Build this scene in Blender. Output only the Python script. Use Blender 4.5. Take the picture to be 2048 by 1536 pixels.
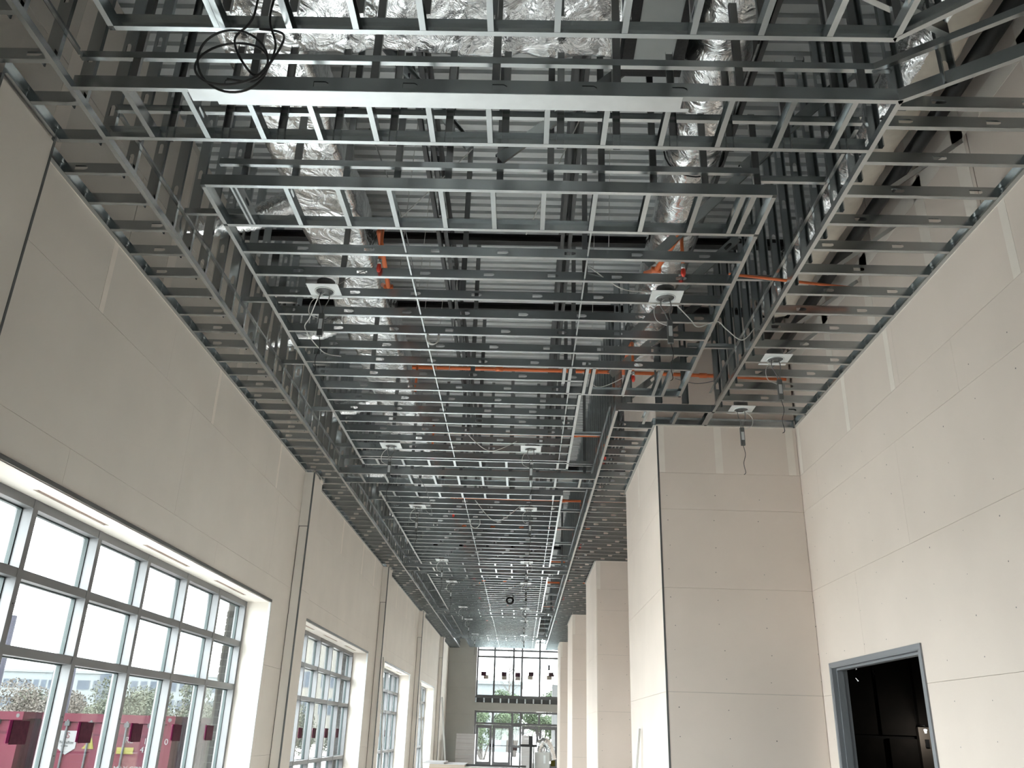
import bpy, math, random
from mathutils import Matrix, Vector, noise
random.seed(11)
for o in list(bpy.data.objects):
    bpy.data.objects.remove(o, do_unlink=True)
SC = bpy.context.scene
COL = SC.collection
H = 1.6                      # eye height above the floor
# ------------------------------------------------------------------ camera
YAW, TILT, ROLL, FPX = -0.0205665516, 0.391621776, 0.0310795731, 1691.277
fw = Vector((math.sin(YAW)*math.cos(TILT), math.cos(YAW)*math.cos(TILT), math.sin(TILT)))
r0 = Vector((math.cos(YAW), -math.sin(YAW), 0)); u0 = r0.cross(fw)
rt = math.cos(ROLL)*r0 + math.sin(ROLL)*u0; up = -math.sin(ROLL)*r0 + math.cos(ROLL)*u0
cd = bpy.data.cameras.new('camera'); cam = bpy.data.objects.new('camera', cd); COL.objects.link(cam)
cd.sensor_fit = 'HORIZONTAL'; cd.sensor_width = 36.0; cd.lens = 36.0*FPX/2048
cd.clip_start = .05; cd.clip_end = 2000
cam.matrix_world = Matrix(((rt.x, up.x, -fw.x, 0), (rt.y, up.y, -fw.y, 0), (rt.z, up.z, -fw.z, H), (0, 0, 0, 1)))
SC.camera = cam
# ------------------------------------------------------------------ sky and exposure
SKY_HORIZON = 2.1            # overcast dome, brighter towards the zenith
wd = bpy.data.worlds.new('overcast_sky'); SC.world = wd; wd.use_nodes = True
nt = wd.node_tree; nt.nodes.clear()
n_out = nt.nodes.new('ShaderNodeOutputWorld'); n_bg = nt.nodes.new('ShaderNodeBackground')
n_tc = nt.nodes.new('ShaderNodeTexCoord'); n_sep = nt.nodes.new('ShaderNodeSeparateXYZ')
n_r = nt.nodes.new('ShaderNodeValToRGB')
nt.links.new(n_tc.outputs['Generated'], n_sep.inputs[0]); nt.links.new(n_sep.outputs['Z'], n_r.inputs[0])
n_r.color_ramp.elements[0].position = 0; n_r.color_ramp.elements[0].color = (.52, .537, .543, 1)
n_r.color_ramp.elements[1].position = 1; n_r.color_ramp.elements[1].color = (.98, .99, 1, 1)
nt.links.new(n_r.outputs[0], n_bg.inputs[0]); n_bg.inputs[1].default_value = SKY_HORIZON*3
nt.links.new(n_bg.outputs[0], n_out.inputs[0])
VS = SC.view_settings
VS.view_transform = 'Standard'; VS.look = 'None'; VS.gamma = 1; VS.exposure = 2.2; VS.use_curve_mapping = False
SC.cycles.max_bounces = 10; SC.cycles.diffuse_bounces = 7; SC.cycles.glossy_bounces = 4; SC.cycles.transparent_max_bounces = 12

# sampling portals in the glazed openings (they give off no light of their own)
def portal(name, loc, rot, w, h):
    l = bpy.data.lights.new(name, 'AREA'); l.shape = 'RECTANGLE'; l.size = w; l.size_y = h; l.energy = 0; l.cycles.is_portal = True
    o = bpy.data.objects.new(name, l); COL.objects.link(o); o.location = loc; o.rotation_euler = rot
for _a, _b in [(5.70, 12.84), (14.85, 21.52), (23.55, 30.02), (32.3, 38.62)]:
    portal('window_portal', (-4.25, (_a+_b)/2, 1.65), (0, -math.pi/2, 0), 3.3, _b-_a)
portal('window_portal', (-.17, 45.8, 3.15), (-math.pi/2, 0, 0), 4.3, 6.3)
portal('window_portal', (-1.0, -11.25, 1.35), (math.pi/2, 0, 0), 4.4, 2.5)
# ------------------------------------------------------------------ materials
MATS = {}
def mk(name, col, rough=.6, metal=0.0, var=.08, vscale=2.5, bump=0.0, bscale=60, spec=.5, rvar=0.0, trans=0):
    m = bpy.data.materials.new(name); m.use_nodes = True; t = m.node_tree
    b = t.nodes['Principled BSDF']
    g = t.nodes.new('ShaderNodeNewGeometry')
    n = t.nodes.new('ShaderNodeTexNoise'); n.inputs['Scale'].default_value = vscale; n.inputs['Detail'].default_value = 4
    t.links.new(g.outputs['Position'], n.inputs['Vector'])
    r = t.nodes.new('ShaderNodeValToRGB')
    r.color_ramp.elements[0].position = .3; r.color_ramp.elements[1].position = .7
    r.color_ramp.elements[0].color = (*[max(0, c*(1-var)) for c in col], 1)
    r.color_ramp.elements[1].color = (*[min(1, c*(1+var)) for c in col], 1)
    t.links.new(n.outputs['Fac'], r.inputs[0]); t.links.new(r.outputs[0], b.inputs['Base Color'])
    b.inputs['Roughness'].default_value = rough; b.inputs['Metallic'].default_value = metal
    b.inputs['Specular IOR Level'].default_value = spec
    if rvar:
        mp = t.nodes.new('ShaderNodeMapRange'); mp.inputs[1].default_value = .3; mp.inputs[2].default_value = .7
        mp.inputs[3].default_value = rough-rvar; mp.inputs[4].default_value = rough+rvar
        n2 = t.nodes.new('ShaderNodeTexNoise'); n2.inputs['Scale'].default_value = vscale*2.3
        t.links.new(g.outputs['Position'], n2.inputs['Vector']); t.links.new(n2.outputs['Fac'], mp.inputs[0])
        t.links.new(mp.outputs[0], b.inputs['Roughness'])
    if bump:
        n3 = t.nodes.new('ShaderNodeTexNoise'); n3.inputs['Scale'].default_value = bscale; n3.inputs['Detail'].default_value = 3
        t.links.new(g.outputs['Position'], n3.inputs['Vector'])
        bp = t.nodes.new('ShaderNodeBump'); bp.inputs['Strength'].default_value = bump; bp.inputs['Distance'].default_value = .01
        t.links.new(n3.outputs['Fac'], bp.inputs['Height']); t.links.new(bp.outputs[0], b.inputs['Normal'])
    MATS[name] = m; return m
mk('drywall', (.71, .665, .61), .85, var=.035, vscale=1.3, bump=.03, bscale=220, spec=.25)
mk('drywall_warm', (.755, .665, .60), .85, var=.03, vscale=1.1, bump=.03, bscale=220, spec=.25)
mk('compound', (.83, .765, .70), .8, var=.03, vscale=5, spec=.25)
mk('backing', (.16, .155, .145), .9)
mk('galv', (.48, .512, .522), .24, 1.0, var=.025, vscale=2)
mk('galv_track', (.52, .552, .562), .25, 1.0, var=.025, vscale=2)
mk('galv_shaded', (.27, .275, .275), .28, 1.0, var=.03, vscale=2)  # same galvanised steel, plenum shade put into the colour of posts and hangers
mk('galv_bright', (.70, .73, .745), .42, 1.0, var=.05, vscale=6)
mk('bead', (.70, .73, .74), .45, .8)
mk('dark_metal', (.13, .135, .135), .5, .4)
mk('joist_paint', (.085, .088, .09), .55, .2)
mk('black_steel', (.018, .018, .019), .6, .1)
mk('deck', (.54, .56, .565), .5, .2, var=.08, vscale=1.2)
mk('concrete', (.70, .675, .65), .5, var=.12, vscale=.8, bump=.05, bscale=30)
mk('alu', (.165, .165, .17), .45, .35, var=.03)
mk('drywall_shaded', (.40, .395, .365), .85, var=.04, vscale=1.3, spec=.25)  # drywall for the end wall, its dimmer light put into a darker colour
mk('gasket', (.03, .045, .045), .5)
mk('brick', (.02, .0185, .016), .9, var=.3, vscale=6, bump=.2, bscale=80, spec=.04)
mk('mortar', (.065, .062, .057), .95, spec=.04)
mk('slot', (.30, .20, .17), .8, var=.2, vscale=30)
mk('door_frame', (.225, .235, .255), .45, var=.04)
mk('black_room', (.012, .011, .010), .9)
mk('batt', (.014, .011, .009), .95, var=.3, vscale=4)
mk('orange', (.72, .17, .055), .4, var=.08)
mk('red', (.70, .05, .03), .4)
mk('chrome', (.8, .8, .8), .2, 1)
mk('panel_paint', (.16, .135, .115), .6)
mk('black', (.01, .01, .011), .55)
mk('cable_black', (.025, .025, .026), .5)
mk('cable_white', (.62, .62, .60), .5)
mk('cable_grey', (.22, .22, .22), .4, .5)
mk('plate_white', (.70, .73, .74), .4, .3)
mk('mastic', (.008, .008, .009), .5, var=.3, vscale=30, bump=.4, bscale=40)
mk('duct_grey', (.45, .48, .48), .5, .3)
mk('wrap_cream', (.60, .55, .48), .7, var=.08, vscale=8, bump=.4, bscale=12)
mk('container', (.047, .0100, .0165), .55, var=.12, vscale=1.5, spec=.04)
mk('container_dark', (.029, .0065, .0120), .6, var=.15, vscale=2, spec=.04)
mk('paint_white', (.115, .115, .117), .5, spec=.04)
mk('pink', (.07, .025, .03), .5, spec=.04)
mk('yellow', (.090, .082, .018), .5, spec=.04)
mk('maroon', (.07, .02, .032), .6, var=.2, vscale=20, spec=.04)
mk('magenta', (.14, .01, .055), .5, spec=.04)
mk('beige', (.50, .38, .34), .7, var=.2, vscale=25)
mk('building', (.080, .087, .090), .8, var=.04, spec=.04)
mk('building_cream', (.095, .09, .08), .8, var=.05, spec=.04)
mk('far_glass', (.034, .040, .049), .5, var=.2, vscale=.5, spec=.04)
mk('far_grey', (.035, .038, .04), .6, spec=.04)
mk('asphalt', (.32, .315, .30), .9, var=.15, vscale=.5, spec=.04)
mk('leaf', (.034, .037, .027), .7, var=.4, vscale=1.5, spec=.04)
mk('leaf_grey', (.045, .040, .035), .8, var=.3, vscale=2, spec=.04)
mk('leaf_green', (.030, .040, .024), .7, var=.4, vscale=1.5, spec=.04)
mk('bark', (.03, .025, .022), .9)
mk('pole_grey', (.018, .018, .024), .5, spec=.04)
mk('carton', (.66, .65, .66), .8, var=.04)
mk('gyp_edge', (.60, .50, .40), .9)
mk('wood', (.42, .27, .14), .7, var=.15, vscale=8)
mk('machine', (.50, .51, .50), .5, .2)
mk('ring_orange', (0.104, 0.039, 0.0065), .5); mk('ring_green', (0.039, 0.0715, 0.00975), .5)
def foil(name, dark=1.0):
    m = mk(name, (.82*dark, .83*dark, .84*dark), .17, 1.0, var=.05, vscale=3)
    t = m.node_tree; b = t.nodes['Principled BSDF']; g = t.nodes.new('ShaderNodeNewGeometry')
    a = t.nodes.new('ShaderNodeTexNoise'); a.inputs['Scale'].default_value = 4.5; a.inputs['Detail'].default_value = 4; a.inputs['Distortion'].default_value = 1.6
    c = t.nodes.new('ShaderNodeTexVoronoi'); c.feature = 'DISTANCE_TO_EDGE'; c.inputs['Scale'].default_value = 6
    mx = t.nodes.new('ShaderNodeMath'); mx.operation = 'MULTIPLY_ADD'; mx.inputs[1].default_value = .35
    t.links.new(g.outputs['Position'], a.inputs['Vector'])
    vm = t.nodes.new('ShaderNodeMixRGB'); vm.inputs[0].default_value = .15
    t.links.new(g.outputs['Position'], vm.inputs[1]); t.links.new(a.outputs['Color'], vm.inputs[2])
    t.links.new(vm.outputs[0], c.inputs['Vector'])
    t.links.new(c.outputs['Distance'], mx.inputs[0]); t.links.new(a.outputs['Fac'], mx.inputs[2])
    bp = t.nodes.new('ShaderNodeBump'); bp.inputs['Strength'].default_value = .5; bp.inputs['Distance'].default_value = .05
    t.links.new(mx.outputs[0], bp.inputs['Height']); t.links.new(bp.outputs[0], b.inputs['Normal'])
foil('foil')
def emis(name, col, s):
    m = bpy.data.materials.new(name); m.use_nodes = True; t = m.node_tree; b = t.nodes['Principled BSDF']
    b.inputs['Base Color'].default_value = (*col, 1); b.inputs['Emission Color'].default_value = (*col, 1); b.inputs['Emission Strength'].default_value = s
    MATS[name] = m
emis('lamp_glow', (1, .95, .85), 40)
def glassmat():
    m = bpy.data.materials.new('glass'); m.use_nodes = True; t = m.node_tree; t.nodes.clear()
    o = t.nodes.new('ShaderNodeOutputMaterial'); a = t.nodes.new('ShaderNodeBsdfTransparent'); g = t.nodes.new('ShaderNodeBsdfGlossy')
    d = t.nodes.new('ShaderNodeBsdfDiffuse'); d.inputs[0].default_value = (.8, .83, .84, 1)
    nz = t.nodes.new('ShaderNodeTexNoise'); nz.inputs['Scale'].default_value = 1.2
    ge = t.nodes.new('ShaderNodeNewGeometry'); t.links.new(ge.outputs['Position'], nz.inputs['Vector'])
    a.inputs[0].default_value = (.93, .965, .965, 1); g.inputs[1].default_value = .02
    lw = t.nodes.new('ShaderNodeLayerWeight'); lw.inputs[0].default_value = .5
    pw = t.nodes.new('ShaderNodeMath'); pw.operation = 'POWER'; pw.inputs[1].default_value = 5
    t.links.new(lw.outputs['Facing'], pw.inputs[0])
    fr = t.nodes.new('ShaderNodeMath'); fr.operation = 'MULTIPLY_ADD'; fr.inputs[1].default_value = .6; fr.inputs[2].default_value = .03
    t.links.new(pw.outputs[0], fr.inputs[0])
    mp = t.nodes.new('ShaderNodeMapRange'); mp.inputs[3].default_value = .001; mp.inputs[4].default_value = .006
    t.links.new(nz.outputs['Fac'], mp.inputs[0])
    m1 = t.nodes.new('ShaderNodeMixShader'); m2 = t.nodes.new('ShaderNodeMixShader')
    t.links.new(mp.outputs[0], m1.inputs[0]); t.links.new(a.outputs[0], m1.inputs[1]); t.links.new(d.outputs[0], m1.inputs[2])
    t.links.new(fr.outputs[0], m2.inputs[0]); t.links.new(m1.outputs[0], m2.inputs[1]); t.links.new(g.outputs[0], m2.inputs[2])
    t.links.new(m2.outputs[0], o.inputs[0]); MATS['glass'] = m
glassmat()

# ------------------------------------------------------------------ mesh helpers
class MB:
    def __init__(s): s.v = []; s.f = []
    def box(s, x0, x1, y0, y1, z0, z1):
        n = len(s.v)
        s.v += [(x0,y0,z0),(x1,y0,z0),(x1,y1,z0),(x0,y1,z0),(x0,y0,z1),(x1,y0,z1),(x1,y1,z1),(x0,y1,z1)]
        s.f += [tuple(n+i for i in q) for q in ((0,3,2,1),(4,5,6,7),(0,1,5,4),(1,2,6,5),(2,3,7,6),(3,0,4,7))]
        return s
    def prism(s, poly, axis, a, b):
        """poly of 2D points extruded along axis from a to b"""
        n = len(s.v); k = len(poly)
        def P(p, t):
            return {'x': (t, p[0], p[1]), 'y': (p[0], t, p[1]), 'z': (p[0], p[1], t)}[axis]
        s.v += [P(p, a) for p in poly] + [P(p, b) for p in poly]
        s.f += [tuple(n+i for i in range(k)), tuple(n+k+i for i in reversed(range(k)))]
        s.f += [(n+i, n+k+i, n+k+(i+1) % k, n+(i+1) % k) for i in range(k)]
        return s
    def tube(s, pts, r, sides=8, cap=True):
        pts = [Vector(p) for p in pts]; n0 = len(s.v); ref = None
        for i, p in enumerate(pts):
            d = (pts[min(i+1, len(pts)-1)] - pts[max(i-1, 0)]).normalized()
            if ref is None: ref = Vector((0, 0, 1)) if abs(d.z) < .9 else Vector((1, 0, 0))
            a = (ref - d*ref.dot(d)).normalized(); ref = a; b = d.cross(a)
            rr = r[i] if isinstance(r, (list, tuple)) else r
            for k in range(sides):
                t = 2*math.pi*k/sides; s.v.append(tuple(p + a*math.cos(t)*rr + b*math.sin(t)*rr))
        for i in range(len(pts)-1):
            for k in range(sides):
                a = n0+i*sides+k; b = n0+i*sides+(k+1) % sides
                s.f.append((a, b, b+sides, a+sides))
        if cap:
            s.f.append(tuple(n0+k for k in reversed(range(sides)))); e = n0+(len(pts)-1)*sides
            s.f.append(tuple(e+k for k in range(sides)))
        return s
    def mesh(s, name, mat, smooth=False):
        m = bpy.data.meshes.new(name); m.from_pydata(s.v, [], s.f); m.update()
        m.materials.append(MATS[mat])
        if smooth: m.polygons.foreach_set('use_smooth', [True]*len(m.polygons))
        return m
    def build(s, name, mat, parent=None, smooth=False):
        return link(name, s.mesh(name, mat, smooth), parent)
def link(name, data, parent=None, M=None):
    o = bpy.data.objects.new(name, data); COL.objects.link(o)
    if parent is not None: o.parent = parent
    if M is not None:
        o.matrix_basis = M
    return o
def tag(o, label, cat, group=None, kind=None):
    o['label'] = label; o['category'] = cat
    if group: o['group'] = group
    if kind: o['kind'] = kind
    return o
def thing(name, label, cat, group=None, kind=None, loc=(0, 0, 0)):
    o = bpy.data.objects.new(name, None); COL.objects.link(o); o.location = loc; o.empty_display_size = .2
    return tag(o, label, cat, group, kind)
def catmull(P, n=8):
    P = [Vector(p) for p in P]; out = []
    for i in range(len(P)-1):
        a = P[max(i-1, 0)]; b = P[i]; c = P[i+1]; d = P[min(i+2, len(P)-1)]
        for k in range(n):
            t = k/n
            out.append(.5*((2*b) + (c-a)*t + (2*a-5*b+4*c-d)*t*t + (3*b-a-3*c+d)*t**3))
    out.append(P[-1]); return out
def sub_rects(rects, hole):
    a0, a1, b0, b1 = hole; out = []
    for (u0, u1, v0, v1) in rects:
        if a1 <= u0 or a0 >= u1 or b1 <= v0 or b0 >= v1: out.append((u0, u1, v0, v1)); continue
        if a0 > u0: out.append((u0, a0, v0, v1))
        if a1 < u1: out.append((a1, u1, v0, v1))
        c0, c1 = max(a0, u0), min(a1, u1)
        if b0 > v0: out.append((c0, c1, v0, b0))
        if b1 < v1: out.append((c0, c1, b1, v1))
    return out
def slab(mb, axis, f0, f1, u0, u1, v0, v1):
    f0, f1 = min(f0, f1), max(f0, f1)
    if axis == 'x': mb.box(f0, f1, u0, u1, v0, v1)
    elif axis == 'y': mb.box(u0, u1, f0, f1, v0, v1)
    else: mb.box(u0, u1, v0, v1, f0, f1)
def clad(parent, axis, face, sgn, u0, u1, courses, holes=(), stag=(0, 1.8, .9), L=3.66, mat='drywall', name='drywall_board', t=.016, gap=.0028):
    for ci in range(len(courses)-1):
        v0, v1 = courses[ci], courses[ci+1]
        u = u0 - stag[ci % len(stag)]
        while u < u1:
            a, b = max(u, u0), min(u+L, u1)
            if b-a > .05:
                rs = [(a+gap/2, b-gap/2, v0+gap/2, v1-gap/2)]
                for h in holes: rs = sub_rects(rs, h)
                if rs:
                    mb = MB()
                    for r in rs: slab(mb, axis, face, face-sgn*t, *r)
                    mb.build(name, mat, parent)
            u += L
def strip(parent, axis, face, sgn, u0, u1, v0, v1, mat='compound', name='joint_compound', t=.002):
    mb = MB(); slab(mb, axis, face, face+sgn*t, u0, u1, v0, v1); return mb.build(name, mat, parent)
# ------------------------------------------------------------------ steel framing members
CACHE = {}
def cee(L, kind, ph=0):
    """stud or track along local X, web in the XZ plane at y=0, flanges towards +Y"""
    key = (round(L, 3), kind, ph)
    if key in CACHE: return CACHE[key]
    w, fl = {'stud': (.092, .038), 'track': (.100, .036), 'small': (.055, .036), 'deep': (.115, .045), 'plain': (.092, .038), 'crc': (.030, .014), 'hang': (.055, .032)}[kind]
    mb = MB(); v, f = mb.v, mb.f
    def q(*p):
        n = len(v); v.extend(p); f.append(tuple(range(n, n+len(p))))
    holes = []
    if kind in ('stud', 'deep') and L > .3:
        x = .16 + .14*ph
        while x < L-.12: holes.append(x); x += .61
    za, zb = w*.30, w*.70; zm = w*.5; hl = .05
    if holes:
        q((0,0,0),(L,0,0),(L,0,za),(0,0,za)); q((0,0,zb),(L,0,zb),(L,0,w),(0,0,w))
        xp = 0
        for h in holes:
            # keyhole: square end at h-hl, tapered end at h+hl
            if xp == 0: q((0,0,za),(h-hl,0,za),(h-hl,0,zb),(0,0,zb))
            else: q((xp-.022,0,za),(h-hl,0,za),(h-hl,0,zb),(xp-.022,0,zb),(xp,0,zm+.008),(xp,0,zm-.008))
            xp = h+hl
        q((xp-.022,0,za),(L,0,za),(L,0,zb),(xp-.022,0,zb),(xp,0,zm+.008),(xp,0,zm-.008))
    else:
        q((0,0,0),(L,0,0),(L,0,w),(0,0,w))
    q((0,0,0),(0,fl,0),(L,fl,0),(L,0,0)); q((0,0,w),(L,0,w),(L,fl,w),(0,fl,w))
    if kind in ('stud', 'plain', 'deep'):
        q((0,fl,0),(0,fl,.009),(L,fl,.009),(L,fl,0)); q((0,fl,w),(L,fl,w),(L,fl,w-.009),(0,fl,w-.009))
    m = mb.mesh(kind, 'galv_shaded' if kind == 'hang' else 'galv_track' if kind in ('track', 'small') else 'galv')
    CACHE[key] = m; return m
NST = [0]
def member(parent, name, p, xd, zd, L, kind='stud', ph=None):
    if ph is None: NST[0] += 1; ph = (NST[0]*7) % 4 if kind in ('stud', 'deep') else 0
    x = Vector(xd).normalized(); z = Vector(zd); z = (z - x*z.dot(x)).normalized(); y = z.cross(x)
    M = Matrix(((x.x, y.x, z.x, p[0]), (x.y, y.y, z.y, p[1]), (x.z, y.z, z.z, p[2]), (0, 0, 0, 1)))
    return link(name, cee(L, kind, ph), parent, M)
def plen(x, y, z0, L):
    """length of a hanger at x, y that has to stop under a duct"""
    if 5.1 < y < 24.1 and -2.62 < x < -1.72: return min(L, H+4.93-z0)
    if 3.9 < y < 5.35 and -2.6 < x < 1.22: return min(L, H+4.92-z0)
    if y < 11.5 and 1.12 < x < 1.95: return min(L, H+4.85-z0)
    return L
X_, Y_, Z_ = (1, 0, 0), (0, 1, 0), (0, 0, 1)
NX, NY, NZ = (-1, 0, 0), (0, -1, 0), (0, 0, -1)
# ------------------------------------------------------------------ dimensions
XL, XR = -3.75, 3.70
ZC, ZD = H+4.0, H+6.0
YB, YE = -11.0, 45.5
XE_L, XE_R1, XE_R2 = -3.17, 2.44, 1.17       # soffit edges
BANDS = [(4.54, 5.10), (13.80, 14.40), (22.50, 23.10), (31.20, 31.80), (39.9, 40.5)]
COLS = [(4.42, 5.13), (13.82, 14.42), (22.62, 23.22), (31.40, 32.0), (40.2, 40.8)]
WINS = [(5.70, 12.84), (14.85, 21.52), (23.55, 30.02), (32.3, 38.62)]
WHEAD = H+1.70
GX = [-2.80, -2.385, -1.97, -1.55, -1.135, -.72, -.30, .11, .525, .945, 1.36, 1.78, 2.19]
ORD = ['first', 'second', 'third', 'fourth', 'fifth', 'sixth', 'seventh', 'eighth']

# ================================================================== SETTING
fl = MB().box(-4.6, 9.5, YB, YE+.4, -.2, 0).build('floor', 'concrete'); tag(fl, 'bare concrete floor of the long hall', 'floor', kind='structure')
g = MB().box(-260, 120, -80, 320, -1.2, -.95).build('ground_outside', 'asphalt'); tag(g, 'grey paved ground outside the building', 'ground', kind='structure')
g = MB().box(-3.6, 40, YE+.4, 85, -.9, -.05).build('ground_apron', 'concrete'); tag(g, 'pale paved apron outside the end doors', 'ground', kind='structure')

# ---- left wall
wl = thing('wall_left', 'long drywall window wall on the left with exposed joints', 'wall', kind='structure')
holesB = [(a-.014, b+.014, -.1, WHEAD+.014) for a, b in WINS]
mb = MB()
rs = [(YB, YE, 0, ZD)]
for h in holesB: rs = sub_rects(rs, h)
for r in rs: mb.box(-4.10, XL-.052, r[0], r[1], r[2], r[3])
mb.build('wall_core', 'backing', wl)
mb = MB(); rs = [(YB, YE, -1, ZD+.6)]
for a, b in WINS: rs = sub_rects(rs, (a-.12, b+.30, -2, WHEAD+.02))
for r in rs: mb.box(-4.47, -4.25, r[0], r[1], r[2], r[3])
mb.build('brick_leaf', 'brick', wl)
for (a, b) in WINS:                                    # reveal boards
    MB().box(-4.11, XL-.001, a-.013, a, 0, WHEAD).build('reveal_board', 'drywall', wl)
    MB().box(-4.11, XL-.001, b, b+.013, 0, WHEAD).build('reveal_board', 'drywall', wl)
    rs = [(-4.11, XL-.001, a, b)]; slots = []
    if a > 0:
        for q in (b-6.27, b-4.13, b-1.93):
            s = (-3.965, -3.915, q+.01, q+1.27)
            if q > a+.1 or q+1.27 > a+.3: slots.append((s[0], s[1], max(s[2], a+.05), s[3])); rs = sub_rects(rs, slots[-1])
    mb = MB()
    for r in rs: mb.box(r[0], r[1], r[2], r[3], WHEAD, WHEAD+.013)
    mb.build('head_board', 'drywall', wl)
    for s in slots: MB().box(s[0], s[1], s[2], s[3], WHEAD+.012, WHEAD+.014).build('slot', 'slot', wl)
    if a > 0:
        MB().box(XL, XL+.010, a-.02, b+.02, WHEAD+.004, WHEAD+.040).build('head_casing', 'dark_metal', wl)
        MB().box(XL, XL+.004, b-.001, b+.030, 0, WHEAD).build('corner_bead', 'bead', wl)
        MB().box(XL-.03, XL+.002, b-.003, b, 0, WHEAD).build('corner_bead', 'bead', wl)
clad(wl, 'x', XL, 1, YB, YE, [0, 1.2, 2.42, 3.66, 4.9, ZC], [(a, b, -1, WHEAD) for a, b in WINS], stag=(0, 1.6, .7, 2.1, 2.9))
clad(wl, 'x', XL-.03, 1, YB, YE, [ZC, 6.5, ZD], stag=(.5, 2.2), gap=.012)
MB().box(XL-.02, XL+.003, YB, YE, ZC-.006, ZC).build('top_edge_bead', 'compound', wl)
for y in (6.56, 9.45, 12.30, 17.3, 19.7, 21.4, 25.6, 28.0, 30.2, 34.2, 36.6):
    strip(wl, 'x', XL, 1, y-.04, y+.04, 4.9, ZC-.01)
for y in (5.4, 7.7, 10.1, 12.6, 15.2):                     # taped joints above the ceiling line
    strip(wl, 'x', XL-.03, 1, y-.09, y+.09, ZC+.1, ZD-.1)
# bricks seen through the far jambs of the first two windows
for (a, b) in WINS[0:2]:
    z = .2; k = 0
    while z < WHEAD-.1:
        xs = [(-4.47, -4.27)] if k % 2 == 0 else [(-4.47, -4.38), (-4.37, -4.27)]
        for (p, q) in xs:
            MB().box(p, q, b+.27+random.uniform(-.003, .003), b+.31, z, z+.088).build('brick', 'brick', wl)
        z += .1; k += 1
    MB().box(-4.465, -4.26, b+.285, b+.33, 0, WHEAD+.1).build('mortar_bed', 'mortar', wl)
# ---- columns furred out of the left wall
for i, (a, b) in enumerate(COLS):
    c = thing('wall_column', 'drywall column furring on the window wall, %s from the camera' % ORD[i], 'column', kind='structure')
    XF = -3.58; ZS = H+3.08
    MB().box(XL-.01, XF-.02, a+.03, b-.03, 0, ZC).build('column_core', 'backing', c)
    MB().box(XL+.002, XF-.018, a, a+.016, ZS+.004, ZC).build('drywall_board', 'drywall', c)
    MB().box(XL+.014, XF-.018, a+.012, a+.028, 0, ZS-.008).build('drywall_board', 'drywall', c)
    MB().box(XF-.016, XF, a+.004, b-.014, 0, 3.65).build('drywall_board', 'drywall', c)
    MB().box(XF-.016, XF, a+.004, b-.014, 3.654, ZC-.02).build('drywall_board', 'drywall', c)
    MB().box(XF-.02, XF+.003, a-.004, a+.022, 0, ZC).build('corner_bead', 'dark_metal', c)
    if i == 0:
        MB().box(XF-.02, XF+.004, b-.024, b, 0, ZC+.02).build('corner_bead', 'dark_metal', c)
    else:
        MB().box(XF-.016, XF+.012, b-.16, b-.014, ZC-.05, ZC).build('flared_trim', 'compound', c)

# ---- right wall with the dark doorway
DY0, DY1, DZ = 8.20, 10.70, H+.885
RC = [0, .92, 2.13, 3.39, 4.42, 4.92, ZC]
wr = thing('wall_right', 'tall pale drywall wall on the right with dark doorway', 'wall', kind='structure')
mb = MB(); rs = sub_rects([(3.4, YE, 0, ZD)], (DY0+.05, DY1-.05, -1, DZ-.05))
for r in rs: mb.box(XR+.052, XR+.16, *r)
mb.build('wall_core', 'backing', wr)
clad(wr, 'x', XR, -1, 3.4, YE, RC, [(DY0+.02, DY1-.02, -1, DZ-.02)], stag=(1.9, .5, 1.15, 2.6, .3, 2.9), mat='drywall_warm')
clad(wr, 'x', XR+.03, -1, 3.4, YE, [ZC, 6.6, ZD], stag=(1.1, 2.7), mat='drywall_warm', gap=.01)
MB().box(XR-.003, XR+.02, 3.4, YE, ZC-.006, ZC).build('top_edge_bead', 'compound', wr)
for y in (5.66, 7.97, 9.22, 10.95): strip(wr, 'x', XR, -1, y-.05, y+.05, 4.92, ZC-.01)
for y in (4.3, 5.0, 6.1, 6.9, 8.3, 9.6): strip(wr, 'x', XR+.03, -1, y-.09, y+.09, ZC+.05, ZD-.1)
strip(wr, 'x', XR+.03, -1, 3.4, 11, 6.50, 6.70)
def screws(parent, axis, face, sgn, us, vs, jit=.03, skip=None):
    mb = MB()
    for u in us:
        for v in vs:
            uu, vv = u+random.uniform(-jit, jit), v+random.uniform(-jit, jit)
            if skip and skip(uu, vv): continue
            r = random.uniform(.004, .008); f = face+sgn*.0012; n = len(mb.v)
            for k in range(6):
                t = k*math.pi/3; a, b = uu+r*math.cos(t), vv+r*math.sin(t)
                mb.v.append((f, a, b) if axis == 'x' else (a, f, b))
            mb.f.append(tuple(range(n, n+6)))
    o = mb.build('screw_heads', 'backing', parent); o['kind'] = 'stuff'
screws(wr, 'x', XR, -1, [5.3+.61*k for k in range(10)], [.3+.33*k for k in range(14)], skip=lambda u, v: DY0-.1 < u < DY1+.1 and v < DZ+.1)
# door frame
d = thing('door_1', 'grey steel door frame without doors in the right wall', 'door frame', kind='structure')
for (a, b) in ((DY0, DY0+.05), (DY1-.05, DY1)):
    MB().box(XR-.016, XR+.012, a, b, 0, DZ).build('frame_face', 'door_frame', d)
    s = 1 if a == DY0 else -1
    j = (b-.001, b+.012) if s > 0 else (a-.012, a+.001)
    MB().box(XR-.012, XR+.17, j[0]-.01*(s < 0), j[1]+.01*(s > 0), 0, DZ-.05).build('jamb', 'door_frame', d)
    k = (b+.018, b+.036) if s > 0 else (a-.036, a-.018)
    MB().box(XR+.045, XR+.12, k[0], k[1], 0, DZ-.068).build('stop', 'door_frame', d)
MB().box(XR-.016, XR+.012, DY0+.05, DY1-.05, DZ-.05, DZ).build('frame_face', 'door_frame', d)
MB().box(XR-.012, XR+.17, DY0+.05, DY1-.05, DZ-.062, DZ-.05).build('head_jamb', 'door_frame', d)
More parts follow.
